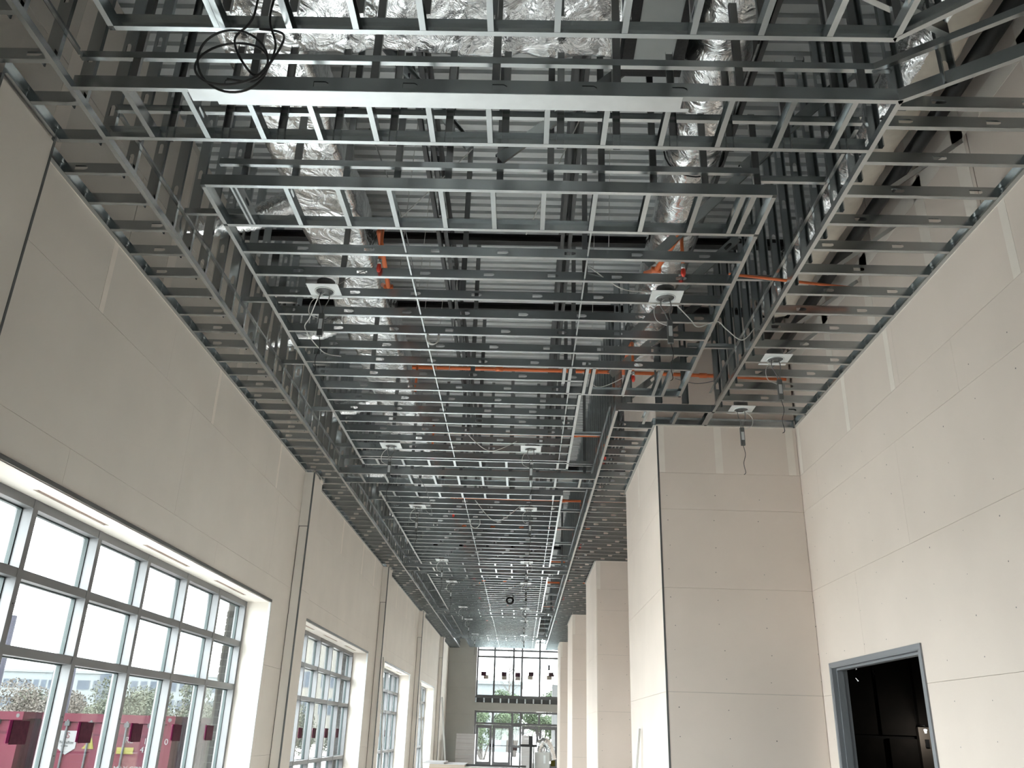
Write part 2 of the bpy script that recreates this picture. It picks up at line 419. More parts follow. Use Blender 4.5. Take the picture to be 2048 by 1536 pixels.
MB().box(XR+.045, XR+.12, DY0+.085, DY1-.085, DZ-.086, DZ-.062).build('stop', 'door_frame', d)
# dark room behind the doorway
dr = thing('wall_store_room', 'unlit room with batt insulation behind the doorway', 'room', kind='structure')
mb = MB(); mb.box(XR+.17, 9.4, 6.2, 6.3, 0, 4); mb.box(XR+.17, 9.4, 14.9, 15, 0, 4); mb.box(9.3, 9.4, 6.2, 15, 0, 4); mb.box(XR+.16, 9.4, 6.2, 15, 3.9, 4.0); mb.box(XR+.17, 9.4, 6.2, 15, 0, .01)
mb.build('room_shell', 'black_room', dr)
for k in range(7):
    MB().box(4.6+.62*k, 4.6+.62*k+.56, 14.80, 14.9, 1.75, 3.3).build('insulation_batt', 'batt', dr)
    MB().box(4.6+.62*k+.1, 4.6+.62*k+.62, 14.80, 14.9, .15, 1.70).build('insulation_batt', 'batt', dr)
pnl = thing('electrical_panel', 'pale panel on the far wall of the dark room', 'panel')
MB().box(6.38, 6.85, 14.70, 14.79, .45, H+.28).build('panel_door', 'panel_paint', pnl); MB().box(6.46, 6.52, 14.68, 14.70, H-.02, H+.10).build('panel_latch', 'black', pnl)
wl_ = thing('work_light', 'small glowing work light in the dark room', 'lamp')
mb = MB()
mb.tube([(6.36, 14.4, H+.19), (6.36, 14.4, H+.24)], [.012, .022], 8); mb.build('bulb', 'lamp_glow', wl_); MB().tube([(6.36, 14.4, H+.24), (6.36, 14.4, H+.30), (6.40, 14.75, H+.33)], .008, 6).build('bracket', 'black', wl_)

for i, (x, z0) in enumerate(((5.46, H+.90), (5.74, H+.98))):
    mb = MB(); zz = z0
    for k in range(9):
        w_ = .012+.01*random.random(); a_ = random.uniform(-.02, .02)
        mb.tube([(x+a_, 14.6, zz), (x-a_, 14.6, zz+.05)], [w_, .006], 5); zz += .045
    mb.tube([(x, 14.6, zz), (x, 14.6, 3.9)], .004, 5)
    o = mb.build('hanging_chain', 'chrome'); tag(o, 'glinting chain hanging in the dark room, %s from the left' % ORD[i], 'chain', 'chains in the dark room')
# ---- piers standing out of the right wall
PIERS = [(11.05, 14.67), (21.05, 24.50), (31.30, 34.4), (41.0, 44.0)]
for i, (a, b) in enumerate(PIERS):
    p = thing('wall_pier', 'broad drywall pier projecting from the right wall, %s from the camera' % ORD[i], 'pier', kind='structure')
    x0 = 1.785
    MB().box(x0+.02, XR, a+.02, b-.02, 0, ZD).build('pier_core', 'backing', p)
    RP = RC+[6.8, ZD]
    clad(p, 'y', a, -1, x0+.014, XR-.004, RP, stag=(0,), mat='drywall_warm')
    clad(p, 'x', x0, -1, a+.003, b, RP, stag=(0, 1.4, 0, 2.2), mat='drywall_warm')
    clad(p, 'y', b, 1, x0+.02, XR-.004, RP, stag=(0,), mat='drywall_warm')
    MB().box(x0-.003, x0+.020, a-.003, a+.012, 0, ZC).build('corner_bead', 'dark_metal' if i == 0 else 'compound', p)
    MB().box(x0-.002, XR, a-.004, a+.014, ZC-.012, ZC).build('top_edge_bead', 'compound', p)
    MB().box(x0-.003, x0+.014, a, b, ZC-.012, ZC).build('top_edge_bead', 'compound', p)
    for u in (2.62, 3.60): strip(p, 'y', a, -1, u-.05, u+.05, 4.925, ZC-.015)
    strip(p, 'y', a, -1, x0+.02, x0+.10, 4.925, ZC-.015)
    strip(p, 'x', x0, -1, a+1.9, a+1.97, 4.925, ZC-.015)
    if i < 2: screws(p, 'y', a, -1, [x0+.12+.6*k for k in range(4)], [.3+.33*k for k in range(14)])

# ---- end wall
we = thing('wall_end', 'far drywall end wall around the tall glazed entrance', 'wall', kind='structure')
GX0, GX1 = -2.30, 1.95
mb = MB()
for r in sub_rects([(-4.1, XR+.2, 0, ZD)], (GX0, GX1, -1, H+4.75)): mb.box(r[0], r[1], YE+.02, YE+.3, r[2], r[3])
mb.build('wall_core', 'backing', we)
clad(we, 'y', YE, -1, XL, GX0, [0, 1.2, 2.42, 3.66, 4.9, ZC, ZD], stag=(0, 1, .4), mat='drywall_shaded'); clad(we, 'y', YE, -1, GX1, XR, [0, 1.2, 2.42, 3.66, 4.9, ZC, ZD], stag=(0,), mat='drywall_shaded')
MB().box(GX0, GX1, YE-.02, YE+.28, H+1.03, H+1.40).build('header', 'drywall_shaded', we)
hd = MB().box(GX0, GX1, YE-.0, YE+.28, H+1.62, H+1.69); hd.box(GX0, GX1, YE+.2, YE+.28, H+1.40, H+1.62); hd.build('header_frame', 'dark_metal', we)
x = GX0
while x < GX1-.05:
    MB().box(x, x+.07, YE-.02, YE+.2, H+1.40, H+1.62).build('cripple_stud', 'galv', we); x += .415
# upper glazing
def glazing(name, label, axis, f, us, vs, mu, depth, mat='alu', skip=()):
    """grid of mullions at us and transoms at vs with a pane in each bay; axis is the plane normal"""
    t = thing(name, label, 'window', kind='structure')
    for u in us:
        mb = MB(); slab(mb, axis, f, f+depth, u-mu/2, u+mu/2, vs[0]-mu/2, vs[-1]+mu/2); mb.build('mullion', mat, t)
    for i in range(len(us)-1):
        for v in vs:
            mb = MB(); slab(mb, axis, f+.004*(1 if depth > 0 else -1), f+depth*.96, us[i]+mu/2, us[i+1]-mu/2, v-mu/2, v+mu/2); mb.build('transom', mat, t)
        for j in range(len(vs)-1):
            if (i, j) in skip: continue
            a, b, c, e = us[i]+mu/2, us[i+1]-mu/2, vs[j]+mu/2, vs[j+1]-mu/2
            mb = MB(); slab(mb, axis, f+depth*.72, f+depth*.76, a+.004, b-.004, c+.004, e-.004); mb.build('pane', 'glass', t)
            mb = MB()
            for (p, q, r, s) in ((a, a+.012, c, e), (b-.012, b, c, e), (a, b, c, c+.012), (a, b, e-.012, e)):
                slab(mb, axis, f+depth*.60, f+depth*.85, p, q, r, s)
            mb.build('gasket', 'gasket', t)
    return t
EU = [-2.25, -1.38, -.40, .03, .94, 1.90]
gw = glazing('window_7', 'tall clerestory glazing above the end doors', 'y', YE+.08, EU, [H+1.72, H+3.62, H+3.95, H+4.7], .075, .14)
for (a, z) in ((-1.93, 2.78), (-.88, 2.80), (-.18, 2.78), (.50, 2.83), (1.52, 2.84)):
    MB().box(a-.13, a+.13, YE+.192, YE+.196, H+z-.1, H+z+.1).build('notice_sheet', 'maroon', gw)
for (a, z) in ((-1.80, 2.63), (-.87, 2.62), (-.17, 2.60), (.46, 2.66), (1.43, 2.68)):
    MB().box(a-.13, a+.13, YE+.197, YE+.200, H+z-.1, H+z+.1).build('notice_sheet', 'beige', gw)
im = MB(); a, z = 1.41, H+3.17
im.box(a-.11, a+.11, YE+.17, YE+.178, z+.09, z+.13); im.box(a-.11, a+.11, YE+.17, YE+.178, z-.13, z-.09); im.box(a-.05, a+.05, YE+.17, YE+.178, z-.09, z+.09); im.build('painted_mark', 'far_grey', gw)
gt = glazing('window_8', 'row of transom lights over the end doors', 'y', YE+.08, EU, [H+.42, H+.98], .085, .14)
gs = glazing('window_9', 'narrow fixed sidelight between the two pairs of end doors', 'y', YE+.08, [EU[2], EU[3]], [.08, 1.0, H+.36], .09, .14)
MB().box(-.33, -.12, YE+.19, YE+.195, H-.78, H-.62).build('notice_sheet', 'maroon', gs)
def leaf(name, x0, x1, hinge, label):
    t = thing(name, label, 'door', kind='structure'); z1 = H+.36
    for (a, b) in ((x0, x0+.12), (x1-.12, x1)): MB().box(a, b, YE+.09, YE+.14, .03, z1).build('stile', 'alu', t)
    MB().box(x0+.12, x1-.12, YE+.09, YE+.14, z1-.15, z1).build('top_rail', 'alu', t); MB().box(x0+.12, x1-.12, YE+.09, YE+.14, .03, .28).build('bottom_rail', 'alu', t)
    MB().box(x0+.125, x1-.125, YE+.11, YE+.118, .285, z1-.155).build('pane', 'glass', t)
    MB().tube([(x0+.06, YE+.03, 1.02), (x1-.06, YE+.03, 1.02)], .018, 8).build('push_bar', 'dark_metal', t)
    xx = x1-.05 if hinge == 'l' else x0+.05
    MB().box(xx-.04, xx+.04, YE+.01, YE+.09, .95, 1.09).build('latch_box', 'black', t)
leaf('door_2', EU[0]+.04, EU[1]-.02, 'l', 'glazed aluminium door leaf nearest the window wall')
leaf('door_3', EU[1]+.02, EU[2]-.05, 'r', 'glazed aluminium door leaf left of the narrow sidelight')
leaf('door_4', EU[3]+.05, EU[4]-.02, 'l', 'glazed aluminium door leaf right of the narrow sidelight')
leaf('door_5', EU[4]+.02, EU[5]-.04, 'r', 'glazed aluminium door leaf nearest the piers')
mb = MB(); mb.box(EU[0]-.04, EU[0]+.035, YE+.08, YE+.2, 0, H+.38); mb.box(EU[5]-.035, EU[5]+.04, YE+.08, YE+.2, 0, H+.38); mb.build('trim_1', 'alu')
tag(bpy.data.objects['trim_1'], 'aluminium side jambs of the end doors', 'door frame', kind='structure')

# ---- windows on the left
WN = 0
for k, (a, b) in enumerate(WINS):
    WN += 1
    us = [b-.03-1.178*i for i in range(7)]; us = [u for u in us if u > a+.3] + [a+.03]; us = sorted(us)
    where = ['nearest in view, before the shipping containers', 'second in view along the left wall', 'third in view along the left wall', 'fourth in view along the left wall'][k]
    t = glazing('window_%d' % WN, 'aluminium gridded window, %s' % where, 'x', -4.10, us, [.06, H-.62, H+.50, H+1.09, WHEAD-.040], .074, -.15)
    if k < 3:
        for u in us[:-1]:
            uu = u+.60
            if uu < b-.5:
                MB().box(-4.206, -4.202, uu, uu+.255, H-.205, H-.02).build('notice_sheet', 'maroon', t)
                MB().box(-4.209, -4.207, uu-.045, uu+.14, H-.195, H-.015).build('notice_backing', 'magenta', t)
    if k == 0:
        mb = MB()
        for u in us:
            for z in (H+.02, H+.85, H-.3): mb.box(-4.1, -4.097, u-.006, u+.006, z-.006, z+.006)
        mb.build('screw_heads', 'black', t)['kind'] = 'stuff'

# ---- rest of the room behind the camera
wb = thing('wall_back', 'rear lobby walls behind the camera', 'wall', kind='structure')
mb = MB()
for r in sub_rects([(-4.1, 9.6, 0, ZD)], (-3.2, 1.2, .1, 2.6)): mb.box(r[0], r[1], YB-.2, YB, r[2], r[3])
mb.box(9.4, 9.6, YB, 3.4, 0, ZD)
mb.box(XR+.16, 9.5, 3.4, 3.6, 0, ZD)
mb.build('lobby_wall', 'drywall', wb)
MB().box(XR+.0, XR+.16, 3.38, 3.4, 0, ZD).build('drywall_board', 'drywall', wb)
glazing('window_10', 'unseen storefront glazing added behind the camera to let in light', 'y', YB-.08, [-3.16+1.08*i for i in range(5)], [.14, 2.0, 2.56], .07, -.1)  # added opening that lets sky light in from the rear

# ---- roof deck
cl = thing('ceiling', 'corrugated steel roof deck above the framing', 'roof deck', kind='structure')
def deck_mesh():
    mb = MB(); p = .152; prof = []
    for k in range(6):
        y = k*p; prof += [(y, 0), (y+.088, 0), (y+.100, .04), (y+.140, .04)]
    prof.append((6*p, 0))
    x0, x1 = -4.6, 9.6
    for i, (y, z) in enumerate(prof): mb.v += [(x0, y, z), (x1, y, z)]
    for i in range(len(prof)-1): mb.f.append((2*i, 2*i+2, 2*i+3, 2*i+1))
    return mb.mesh('deck_sheet', 'deck')
dm = deck_mesh(); y = YB-.1
while y < YE+.3:
    link('deck_sheet', dm, cl, Matrix.Translation((0, y, ZD))); y += .912
MB().box(-4.7, 9.7, YB-.3, YE+.5, ZD+.06, ZD+.2).build('roof_slab', 'backing', cl)

# ================================================================== STEEL
JX = [-4.05+1.49*k for k in range(6)]            # -4.05 .. 3.40, one at .42
def rodmesh(L, r):
    return MB().tube([(0, 0, 0), (L, 0, 0)], r, 6).mesh('web_bar', 'joist_paint', True)
rod = rodmesh(math.hypot(.45, .40), .011)
for i, jx in enumerate(JX):
    lb = 'dark open web roof joist, %s from the window wall' % ORD[i]
    j = thing('roof_joist', lb, 'joist', 'open web joists under the roof deck')
    for s in (-1, 1):
        xa = jx+s*.018; xb = jx+s*.068
        mb = MB(); mb.box(min(xa, xb), max(xa, xb), 1.0, YE, H+5.50, H+5.508); mb.box(min(xa, xa+s*.006), max(xa, xa+s*.006), 1.0, YE, H+5.50, H+5.55); mb.build('bottom_chord', 'joist_paint', j)
        mb = MB(); mb.box(min(xa, xb), max(xa, xb), YB, YE, ZD-.01, ZD-.002); mb.box(min(xa, xa+s*.006), max(xa, xa+s*.006), YB, YE, ZD-.06, ZD-.01); mb.build('top_chord', 'joist_paint', j)
    y = 2.0; k = 0
    while y < 24:
        za, zb = (H+5.53, H+5.96) if k % 2 == 0 else (H+5.96, H+5.53)
        dv = Vector((0, .45, zb-za)); L = dv.length; dv.normalize()
        zz = Vector((1, 0, 0)); yy = zz.cross(dv)
        M = Matrix(((dv.x*L/.602, yy.x, zz.x, jx), (dv.y*L/.602, yy.y, zz.y, y), (dv.z*L/.602, yy.z, zz.z, za), (0, 0, 0, 1)))
        link('web_bar', rod, j, M); y += .45; k += 1
for i, (yy, z0) in enumerate(((8.95, H+5.57), (10.75, H+5.57), (18.6, H+5.57), (27.5, H+5.57))):
    gd = MB(); gd.box(-3.7, XR-.02, yy-.05, yy+.05, z0, z0+.01); gd.box(-3.7, XR-.02, yy-.004, yy+.004, z0, z0+.10); gd.box(-3.7, XR-.02, yy-.05, yy+.05, z0+.09, z0+.10)
    o = gd.build('roof_girder', 'black_steel'); tag(o, 'black steel girder crossing the hall under the deck, %s from the camera' % ORD[i], 'girder', 'black girders under the deck')

# ================================================================== CEILING FRAMING
def ladder(par, x0, x1, ya, yb, xs, front='track', back='track', dbl=()):
    member(par, 'track', (x0, ya, ZC), X_, Z_, x1-x0, front)
    member(par, 'track', (x1, yb, ZC), NX, Z_, x1-x0, back)
    for x in xs:
        if x0+.05 < x < x1-.03: member(par, 'stud', (x, ya+.002, ZC+.001), Y_, Z_, yb-ya-.004, 'stud')
    for x in dbl: member(par, 'stud', (x, yb-.002, ZC+.001), NY, Z_, yb-ya-.004, 'stud')

# ---- left soffit, bay by bay
def yseq(y0, y1, start, pitch=.4075):
    k = math.ceil((y0-start)/pitch); out = []
    while start+k*pitch < y1: out.append(start+k*pitch); k += 1
    return out
SEG = [(-2.0, 4.54), (4.54, 13.8), (13.8, 22.5), (22.5, 31.2), (31.2, 39.9), (39.9, YE-.02)]
for i, (a, b) in enumerate(SEG):
    t = thing('stud_soffit', 'steel stud soffit ladder along the window wall, %s bay of the hall' % ORD[i], 'soffit frame', 'soffit ladders along the window wall')
    ys = yseq(a, b, 4.696)
    member(t, 'wall_track', (XL+.004, b, ZC), NY, Z_, b-a, 'track')
    # web outward (+x), flanges towards the wall
    member(t, 'edge_track', (XE_L, a, ZC), Y_, Z_, b-a, 'small')
    for c0, c1 in COLS:
        if a <= c0+.2 < b: member(t, 'wall_track', (-3.578, c1, ZC), NY, Z_, c1-c0, 'track')
    for y in ys:
        xw = -3.575 if any(c0-.02 < y < c1+.03 for c0, c1 in COLS) else XL+.01
        member(t, 'stud', (xw, y, ZC+.001), X_, Z_, XE_L-xw-.004, 'stud')
        if a > 0 and y < 16: MB().box(xw, xw+.045, y+.002, y+.004, ZC+.012, ZC+.08).build('clip', 'galv_bright', t)
# flip wall track so that it opens towards the hall
# ---- bulkhead studs above the left soffit edge
for i, (a, b) in enumerate(SEG):
    t = thing('stud_bulkhead', 'vertical steel studs above the window side soffit edge, %s bay' % ORD[i], 'stud wall', 'bulkhead studs on the window side')
    for y in yseq(a, b, 4.73):
        if y < 0: continue
        member(t, 'stud', (XE_L-.002, y, ZC+.002), Z_, NX, 1.98, 'stud')
    for (ya, yb) in [(a, b)]:
        y0 = ya+.62 if i else ya; 
        mb = MB(); mb.box(XE_L, XE_L+.030, y0, yb-.02, ZC+.262, ZC+.266); mb.box(XE_L, XE_L+.003, y0, yb-.02, ZC+.262, ZC+.32)
        mb.build('cove_track', 'galv_track', t)
    if i >= 1:
        for y in yseq(a+1.2, b-.6, 6.45, 1.68):
            member(t, 'cove_strut', (XE_L+.02, y, ZC+.262), X_, Z_, .62, 'small')
# ---- right soffit
RS = [(4.54, 10.50, XE_R1), (11.05+.0, 22.5, XE_R2), (22.5, 31.2, XE_R2), (31.2, 39.9, XE_R2), (39.9, YE-.02, XE_R2)]
def right_wall_x(y):
    for a, b in PIERS:
        if a-.03 < y < b+.02: return 1.78
    return XR-.008
for i, (a, b, xe) in enumerate(RS):
    t = thing('stud_soffit', 'steel stud soffit ladder along the right wall, %s bay of the hall' % ORD[i], 'soffit frame', 'soffit ladders along the right wall')
    member(t, 'edge_track', (xe, b, ZC), NY, Z_, b-a, 'small')
    if i == 0:
        member(t, 'wall_track', (XR-.004, 3.6, ZC), Y_, Z_, 11.04-3.6, 'track')
        ys = [4.60, 4.80, 5.20] + [5.613+.405*k for k in range(13)]
    else: ys = yseq(a+.02, b, 11.18)
    pv = None; seg0 = a
    for y in ys:
        xw = right_wall_x(y)
        member(t, 'stud', (xe+.004, y, ZC+.001), X_, Z_, xw-xe-.008, 'stud')
        if i == 0: MB().box(xw-.05, xw-.004, y+.002, y+.004, ZC+.012, ZC+.08).build('clip', 'galv_bright', t)
    if i:
        y = a
        while y < b-.01:
            xw = right_wall_x(y); y2 = y
            while y2 < b and abs(right_wall_x(y2)-xw) < .01: y2 += .05
            y2 = min(y2, b)
            if y2-y > .2: member(t, 'wall_track', (xw-.002, y, ZC), Y_, Z_, y2-y, 'track')
            y = y2+.001
# ---- header ladder in front of the first pier
t = thing('header_ladder', 'short stud ladder in front of the nearest pier', 'soffit frame')
member(t, 'track', (XE_R2, 10.495, ZC), X_, Z_, XR-.02-XE_R2, 'track')
member(t, 'edge_track', (XE_R2, 11.05, ZC), NY, Z_, .55, 'track')
member(t, 'edge_track', (XE_R1, 11.04, ZC), NY, Z_, .54, 'track')
member(t, 'wall_track', (XR-.02, 11.038, ZC), NX, Z_, XR-1.80, 'track')
for x in (1.62, 2.03, 2.44): member(t, 'stud', (x, 10.50, ZC+.001), Y_, Z_, .53, 'stud')
# ---- bulkhead studs on the right
for i, (a, b, xe) in enumerate([(4.6, 10.5, XE_R1), (10.5, 22.5, XE_R2), (22.5, 31.2, XE_R2), (31.2, 39.9, XE_R2), (39.9, YE-.05, XE_R2)]):
    t = thing('stud_bulkhead', 'vertical steel studs above the right soffit edge, %s bay' % ORD[i], 'stud wall', 'bulkhead studs on the right')
    for y in yseq(a+.02, b, 5.05 if i == 0 else 10.53, .405):
        member(t, 'stud', (xe+.002, y, ZC+.002), Z_, X_, 1.98, 'stud')
    mb = MB(); y0 = a+.56; mb.box(xe-.030, xe, y0, b-.02, ZC+.262, ZC+.266); mb.box(xe-.003, xe, y0, b-.02, ZC+.262, ZC+.32); mb.build('cove_track', 'galv_track', t)
    for y in yseq(a+1.0, b-.3, 5.85, 1.62):
        member(t, 'cove_strut', (xe-.02, y, ZC+.262), NX, Z_, .55, 'small')
# cross wall of studs where the bulkhead steps in
t = thing('stud_bulkhead', 'stud screen closing the step beside the nearest pier', 'stud wall')
for x in (1.3, 1.7, 2.05): member(t, 'stud', (x, 10.53, ZC+.12), Z_, X_, 1.86, 'stud')

# ---- bands crossing the hall
for i, (a, b) in enumerate(BANDS):
    x1 = XE_R1 if i == 0 else XE_R2
    t = thing('cross_soffit', 'stud ladder band crossing the hall between ceiling panels, %s from the camera' % ORD[i], 'soffit frame', 'ladder bands crossing the hall')
    ladder(t, XE_L, x1, a, b, GX)
    for (yy, s) in ((a, 1), (b+.02, -1)):                # upper cove tracks with posts up to the deck
        w = x1-XE_L
        xs0 = XE_L
        if s > 0: member(t, 'cove_track', (xs0, yy, ZC+.262), X_, Z_, w, 'small')
        else: member(t, 'cove_track', (x1, yy, ZC+.262), NX, Z_, w, 'small')
        for k, x in enumerate(GX):
            if XE_L+.1 < x < x1-.05:
                if (k % 2 == 0) == (s > 0) or i == 0 and s < 0:
                    member(t, 'post', (x+.06, yy+.004*s, ZC+.004), Z_, NX if s > 0 else X_, plen(x+.03, yy, ZC, 1.97), 'hang')
# box header on the first band
t = thing('box_header', 'wide bright box header under the nearest cross band', 'header')
member(t, 'header_stud', (-2.37, 4.535, ZC-.004), X_, Z_, 3.55, 'deep', 1)
MB().box(-2.37, 1.00, 4.538, 4.655, ZC-.006, ZC-.003).build('header_plate', 'galv_bright', t)
MB().box(-2.20, 1.06, 4.655, 4.690, ZC-.004, ZC-.001).build('header_flange', 'galv_bright', t)

# ---- ceiling panels ("clouds")
def cloud(label, x0, x1, y0, y1, fd, bd, xs, pitch=.411, x1b=None, ystep=None):
    t = thing('suspended_panel', label, 'ceiling frame', 'suspended ceiling panel frames')
    xb = x1 if x1b is None else x1b
    ladder(t, x0, x1, y0, y0+fd, xs)
    ladder(t, x0, xb, y1-bd, y1, xs)
    member(t, 'edge_track', (x0, y1, ZC), NY, Z_, y1-y0, 'track')
    if ystep is None:
        member(t, 'edge_track', (x1, y0, ZC), Y_, Z_, y1-y0, 'track')
    y = y0+fd+pitch
    while y < y1-bd-.1:
        xe = x1 if ystep is None or y < ystep[0]+.05 else xb
        member(t, 'stud', (x0+.003, y, ZC+.001), X_, Z_, xe-x0-.006, 'stud'); y += pitch
    for x in (-1.13, .52):                               # bridging channel threaded through the studs
        if x < xb: member(t, 'bridging_channel', (x, y0+fd, ZC+.012), Y_, Z_, y1-bd-y0-fd, 'crc')
    return t
c1 = cloud('stepped ceiling panel frame nearest above, before the first cross band pair', -2.67, 1.94, 5.64, 13.29, .605, .36, GX, x1b=.68, ystep=(9.13, 10.0))
member(c1, 'edge_track', (1.94, 5.64, ZC), Y_, Z_, 10.0-5.64, 'track')
member(c1, 'edge_track', (.68, 10.0, ZC), Y_, Z_, 13.29-10.0, 'track')
member(c1, 'track', (1.94, 10.0, ZC), NX, Z_, 1.94-.68, 'track')
for x in (.52, .72, .80, 1.22, 1.60, 1.72): member(c1, 'stud', (x, 9.14, ZC+.001), Y_, Z_, .855, 'stud')
member(c1, 'edge_track', (.45, 9.14, ZC), Y_, Z_, .5, 'stud')
member(c1, 'stud', (-2.44, 6.24, ZC+.001), NY, Z_, .6, 'stud'); member(c1, 'stud', (1.70, 5.65, ZC+.001), Y_, Z_, .6, 'stud')
member(c1, 'offcut_stud', (1.83, 5.70, ZC+.10), Y_, Z_, .5, 'small')
member(c1, 'upper_track', (-2.54, 5.62, ZC+.19), X_, Z_, 4.35, 'small')
for k, x in enumerate(GX[1:12]):
    member(c1, 'hanger', (x+.06, 5.70, ZC+.11), Z_, NX, plen(x+.03, 5.7, ZC+.11, 1.86), 'hang')
    if k % 3 == 1: 
        for yy in (7.6, 9.6, 11.6):
            if x < .6: member(c1, 'hanger', (x+.06, yy, ZC+.10), Z_, NX, plen(x+.03, yy, ZC+.10, 1.87), 'hang')
c2 = cloud('ceiling panel frame second from the camera', -2.67, .68, 14.90, 22.08, .38, .36, GX)
c3 = cloud('ceiling panel frame third from the camera', -2.67, .68, 23.52, 30.85, .38, .36, GX)
c4 = cloud('ceiling panel frame fourth from the camera', -2.67, .68, 32.3, 39.4, .38, .36, GX)
c5 = cloud('last ceiling panel frame before the end wall', -2.67, .68, 40.9, 44.9, .38, .36, GX)
for c, y0 in ((c2, 14.90), (c3, 23.52), (c4, 32.3), (c5, 40.9)):
    for k, x in enumerate(GX):
        if -2.6 < x < .6 and k % 2 == 0:
            for yy in (y0+.06, y0+3.2): member(c, 'hanger', (x+.06, yy, ZC+.11), Z_, NX, plen(x+.03, yy, ZC+.11, 1.86), 'hang')
# panel over the camera with a chamfered corner
c0 = thing('suspended_panel', 'bright ceiling panel frame at the top edge of view with chamfered corner', 'ceiling frame', 'suspended ceiling panel frames')
member(c0, 'track', (2.21, 4.03, ZC), NX, Z_, 2.21+2.67, 'track')
member(c0, 'track', (-2.67, 3.33, ZC), X_, Z_, 5.6, 'track')
member(c0, 'edge_track', (-2.67, 4.03, ZC), NY, Z_, 4.0, 'track')
dg = Vector((.75, -.66, 0)).normalized()
member(c0, 'diagonal_track', tuple(Vector((2.21, 4.03, ZC))+dg*1.25), tuple(-dg), Z_, 1.25, 'track')
for x in GX[2:]: member(c0, 'stud', (x, 4.027, ZC+.001), NY, Z_, .69, 'stud')
member(c0, 'stud', (-1.965, 3.34, ZC+.001), Y_, Z_, .69, 'stud')
for k in range(5): member(c0, 'stud', (-2.66, 2.9-.411*k, ZC+.001), X_, Z_, 5.5, 'stud')
for k, x in enumerate(GX[2:]): member(c0, 'hanger', (x+.06, 3.96, ZC+.10), Z_, NX, plen(x+.03, 3.96, ZC+.10, 1.86), 'hang')
member(c0, 'offcut_stud', (1.93, 3.86, ZC+.24), (.55, .25, .0), Z_, .8, 'plain')
# chamfered corner of the first band on the right
t = thing('chamfer_soffit', 'chamfered soffit edge turning towards the lobby, upper right', 'soffit frame')
d2 = Vector((.605, -.43, 0)).normalized()
e2 = Vector((XE_R1, 4.55, ZC))+d2*1.55
member(t, 'edge_track', (XE_R1, 4.55, ZC), tuple(d2), Z_, 1.50, 'track')
member(t, 'cove_track', (2.30, 4.55, ZC+.262), tuple(d2), Z_, 1.62, 'small')
member(t, 'post', (2.67, 4.40, ZC+.004), Z_, X_, 1.95, 'stud'); member(t, 'post', (3.265, 3.98, ZC+.004), Z_, X_, 1.95, 'small')
member(t, 'stud', (3.10, 4.10, ZC+.001), (.42, .5, 0), Z_, .56, 'stud')
# sloping braces from the right soffit up to the wall
for i, yy in enumerate((5.64, 6.87, 8.09, 9.3)):
    b0 = Vector((2.80, yy+.02, ZC+.09)); b1 = Vector((XR-.01, yy+.34, ZC+.86)); dv = b1-b0
    o = member(None, 'soffit_brace', tuple(b0), tuple(dv), (0, 1, .3), dv.length, 'plain')
    tag(o, 'sloping stud brace over the right soffit, %s from the camera' % ORD[i], 'brace', 'braces over the right soffit')
# loose diagonal braces in the plenum
for i, (p, q) in enumerate((((-.25, 5.66, ZC+.28), (1.3, 5.45, ZC+1.55)), ((-.55, 5.6, ZC+.35), (-1.55, 5.3, ZC+1.5)), ((1.75, 5.75, ZC+.3), (2.75, 5.5, ZC+1.2)),
                            ((1.12, 7.0, ZC+.12), (2.3, 6.6, ZC+1.2)), ((1.15, 8.6, ZC+.12), (2.35, 8.2, ZC+1.2)), ((1.05, 9.7, ZC+.12), (2.3, 9.9, ZC+1.3)), ((1.3, 10.62, ZC+.12), (2.9, 10.85, ZC+1.5)))):
    dv = Vector(q)-Vector(p)
    o = member(None, 'diagonal_brace', p, tuple(dv), (0, -.2, 1), dv.length, 'stud')
    tag(o, 'dark diagonal stud brace above the ceiling frames, %s from the camera' % ORD[i], 'brace', 'diagonal braces in the plenum')

# ================================================================== DUCTS
def wrap_box(x0, x1, y0, y1, z0, z1, name, parent, axis, amp=.018, mat='foil'):
    """insulated rectangular duct: rounded section, wrinkled skin, pinched at bands"""
    L0, L1 = (y0, y1) if axis == 'y' else (x0, x1)
    a0, a1 = (x0, x1) if axis == 'y' else (y0, y1)
    r = .07; sec = []
    for (cx, cz, t0) in ((a1-r, z1-r, 0), (a0+r, z1-r, 90), (a0+r, z0+r, 180), (a1-r, z0+r, 270)):
        for k in range(5):
            t = math.radians(t0+k*22.5); sec.append((cx+r*math.cos(t), cz+r*math.sin(t)))
    out = []
    for i in range(len(sec)):
        p, q = sec[i], sec[(i+1) % len(sec)]; n = max(1, int(math.hypot(q[0]-p[0], q[1]-p[1])/.06))
        out += [(p[0]+(q[0]-p[0])*k/n, p[1]+(q[1]-p[1])*k/n) for k in range(n)]
    sec = out; N = max(2, int((L1-L0)/.06)); mb = MB(); K = len(sec); ca, cz = (a0+a1)/2, (z0+z1)/2
    for i in range(N+1):
        l = L0+(L1-L0)*i/N
        pinch = -.03*max(0, 1-abs(((l-L0+.6) % 1.2)-.6-.0)/.10) if i not in (0, N) else -.02
        for (a, z) in sec:
            da, dz = a-ca, z-cz; m = math.hypot(da, dz) or 1
            q = Vector((a*3, l*3, z*3)); h = amp*noise.noise(q)*1.3+amp*.7*noise.noise(q*3.1)+pinch
            aa, zz = a+da/m*h, z+dz/m*h
            mb.v.append((aa, l, zz) if axis == 'y' else (l, aa, zz))
    for i in range(N):
        for k in range(K):
            mb.f.append((i*K+k, i*K+(k+1) % K, (i+1)*K+(k+1) % K, (i+1)*K+k))
    mb.f.append(tuple(range(K))); mb.f.append(tuple(N*K+k for k in reversed(range(K))))
    return mb.build(name, mat, parent, True)
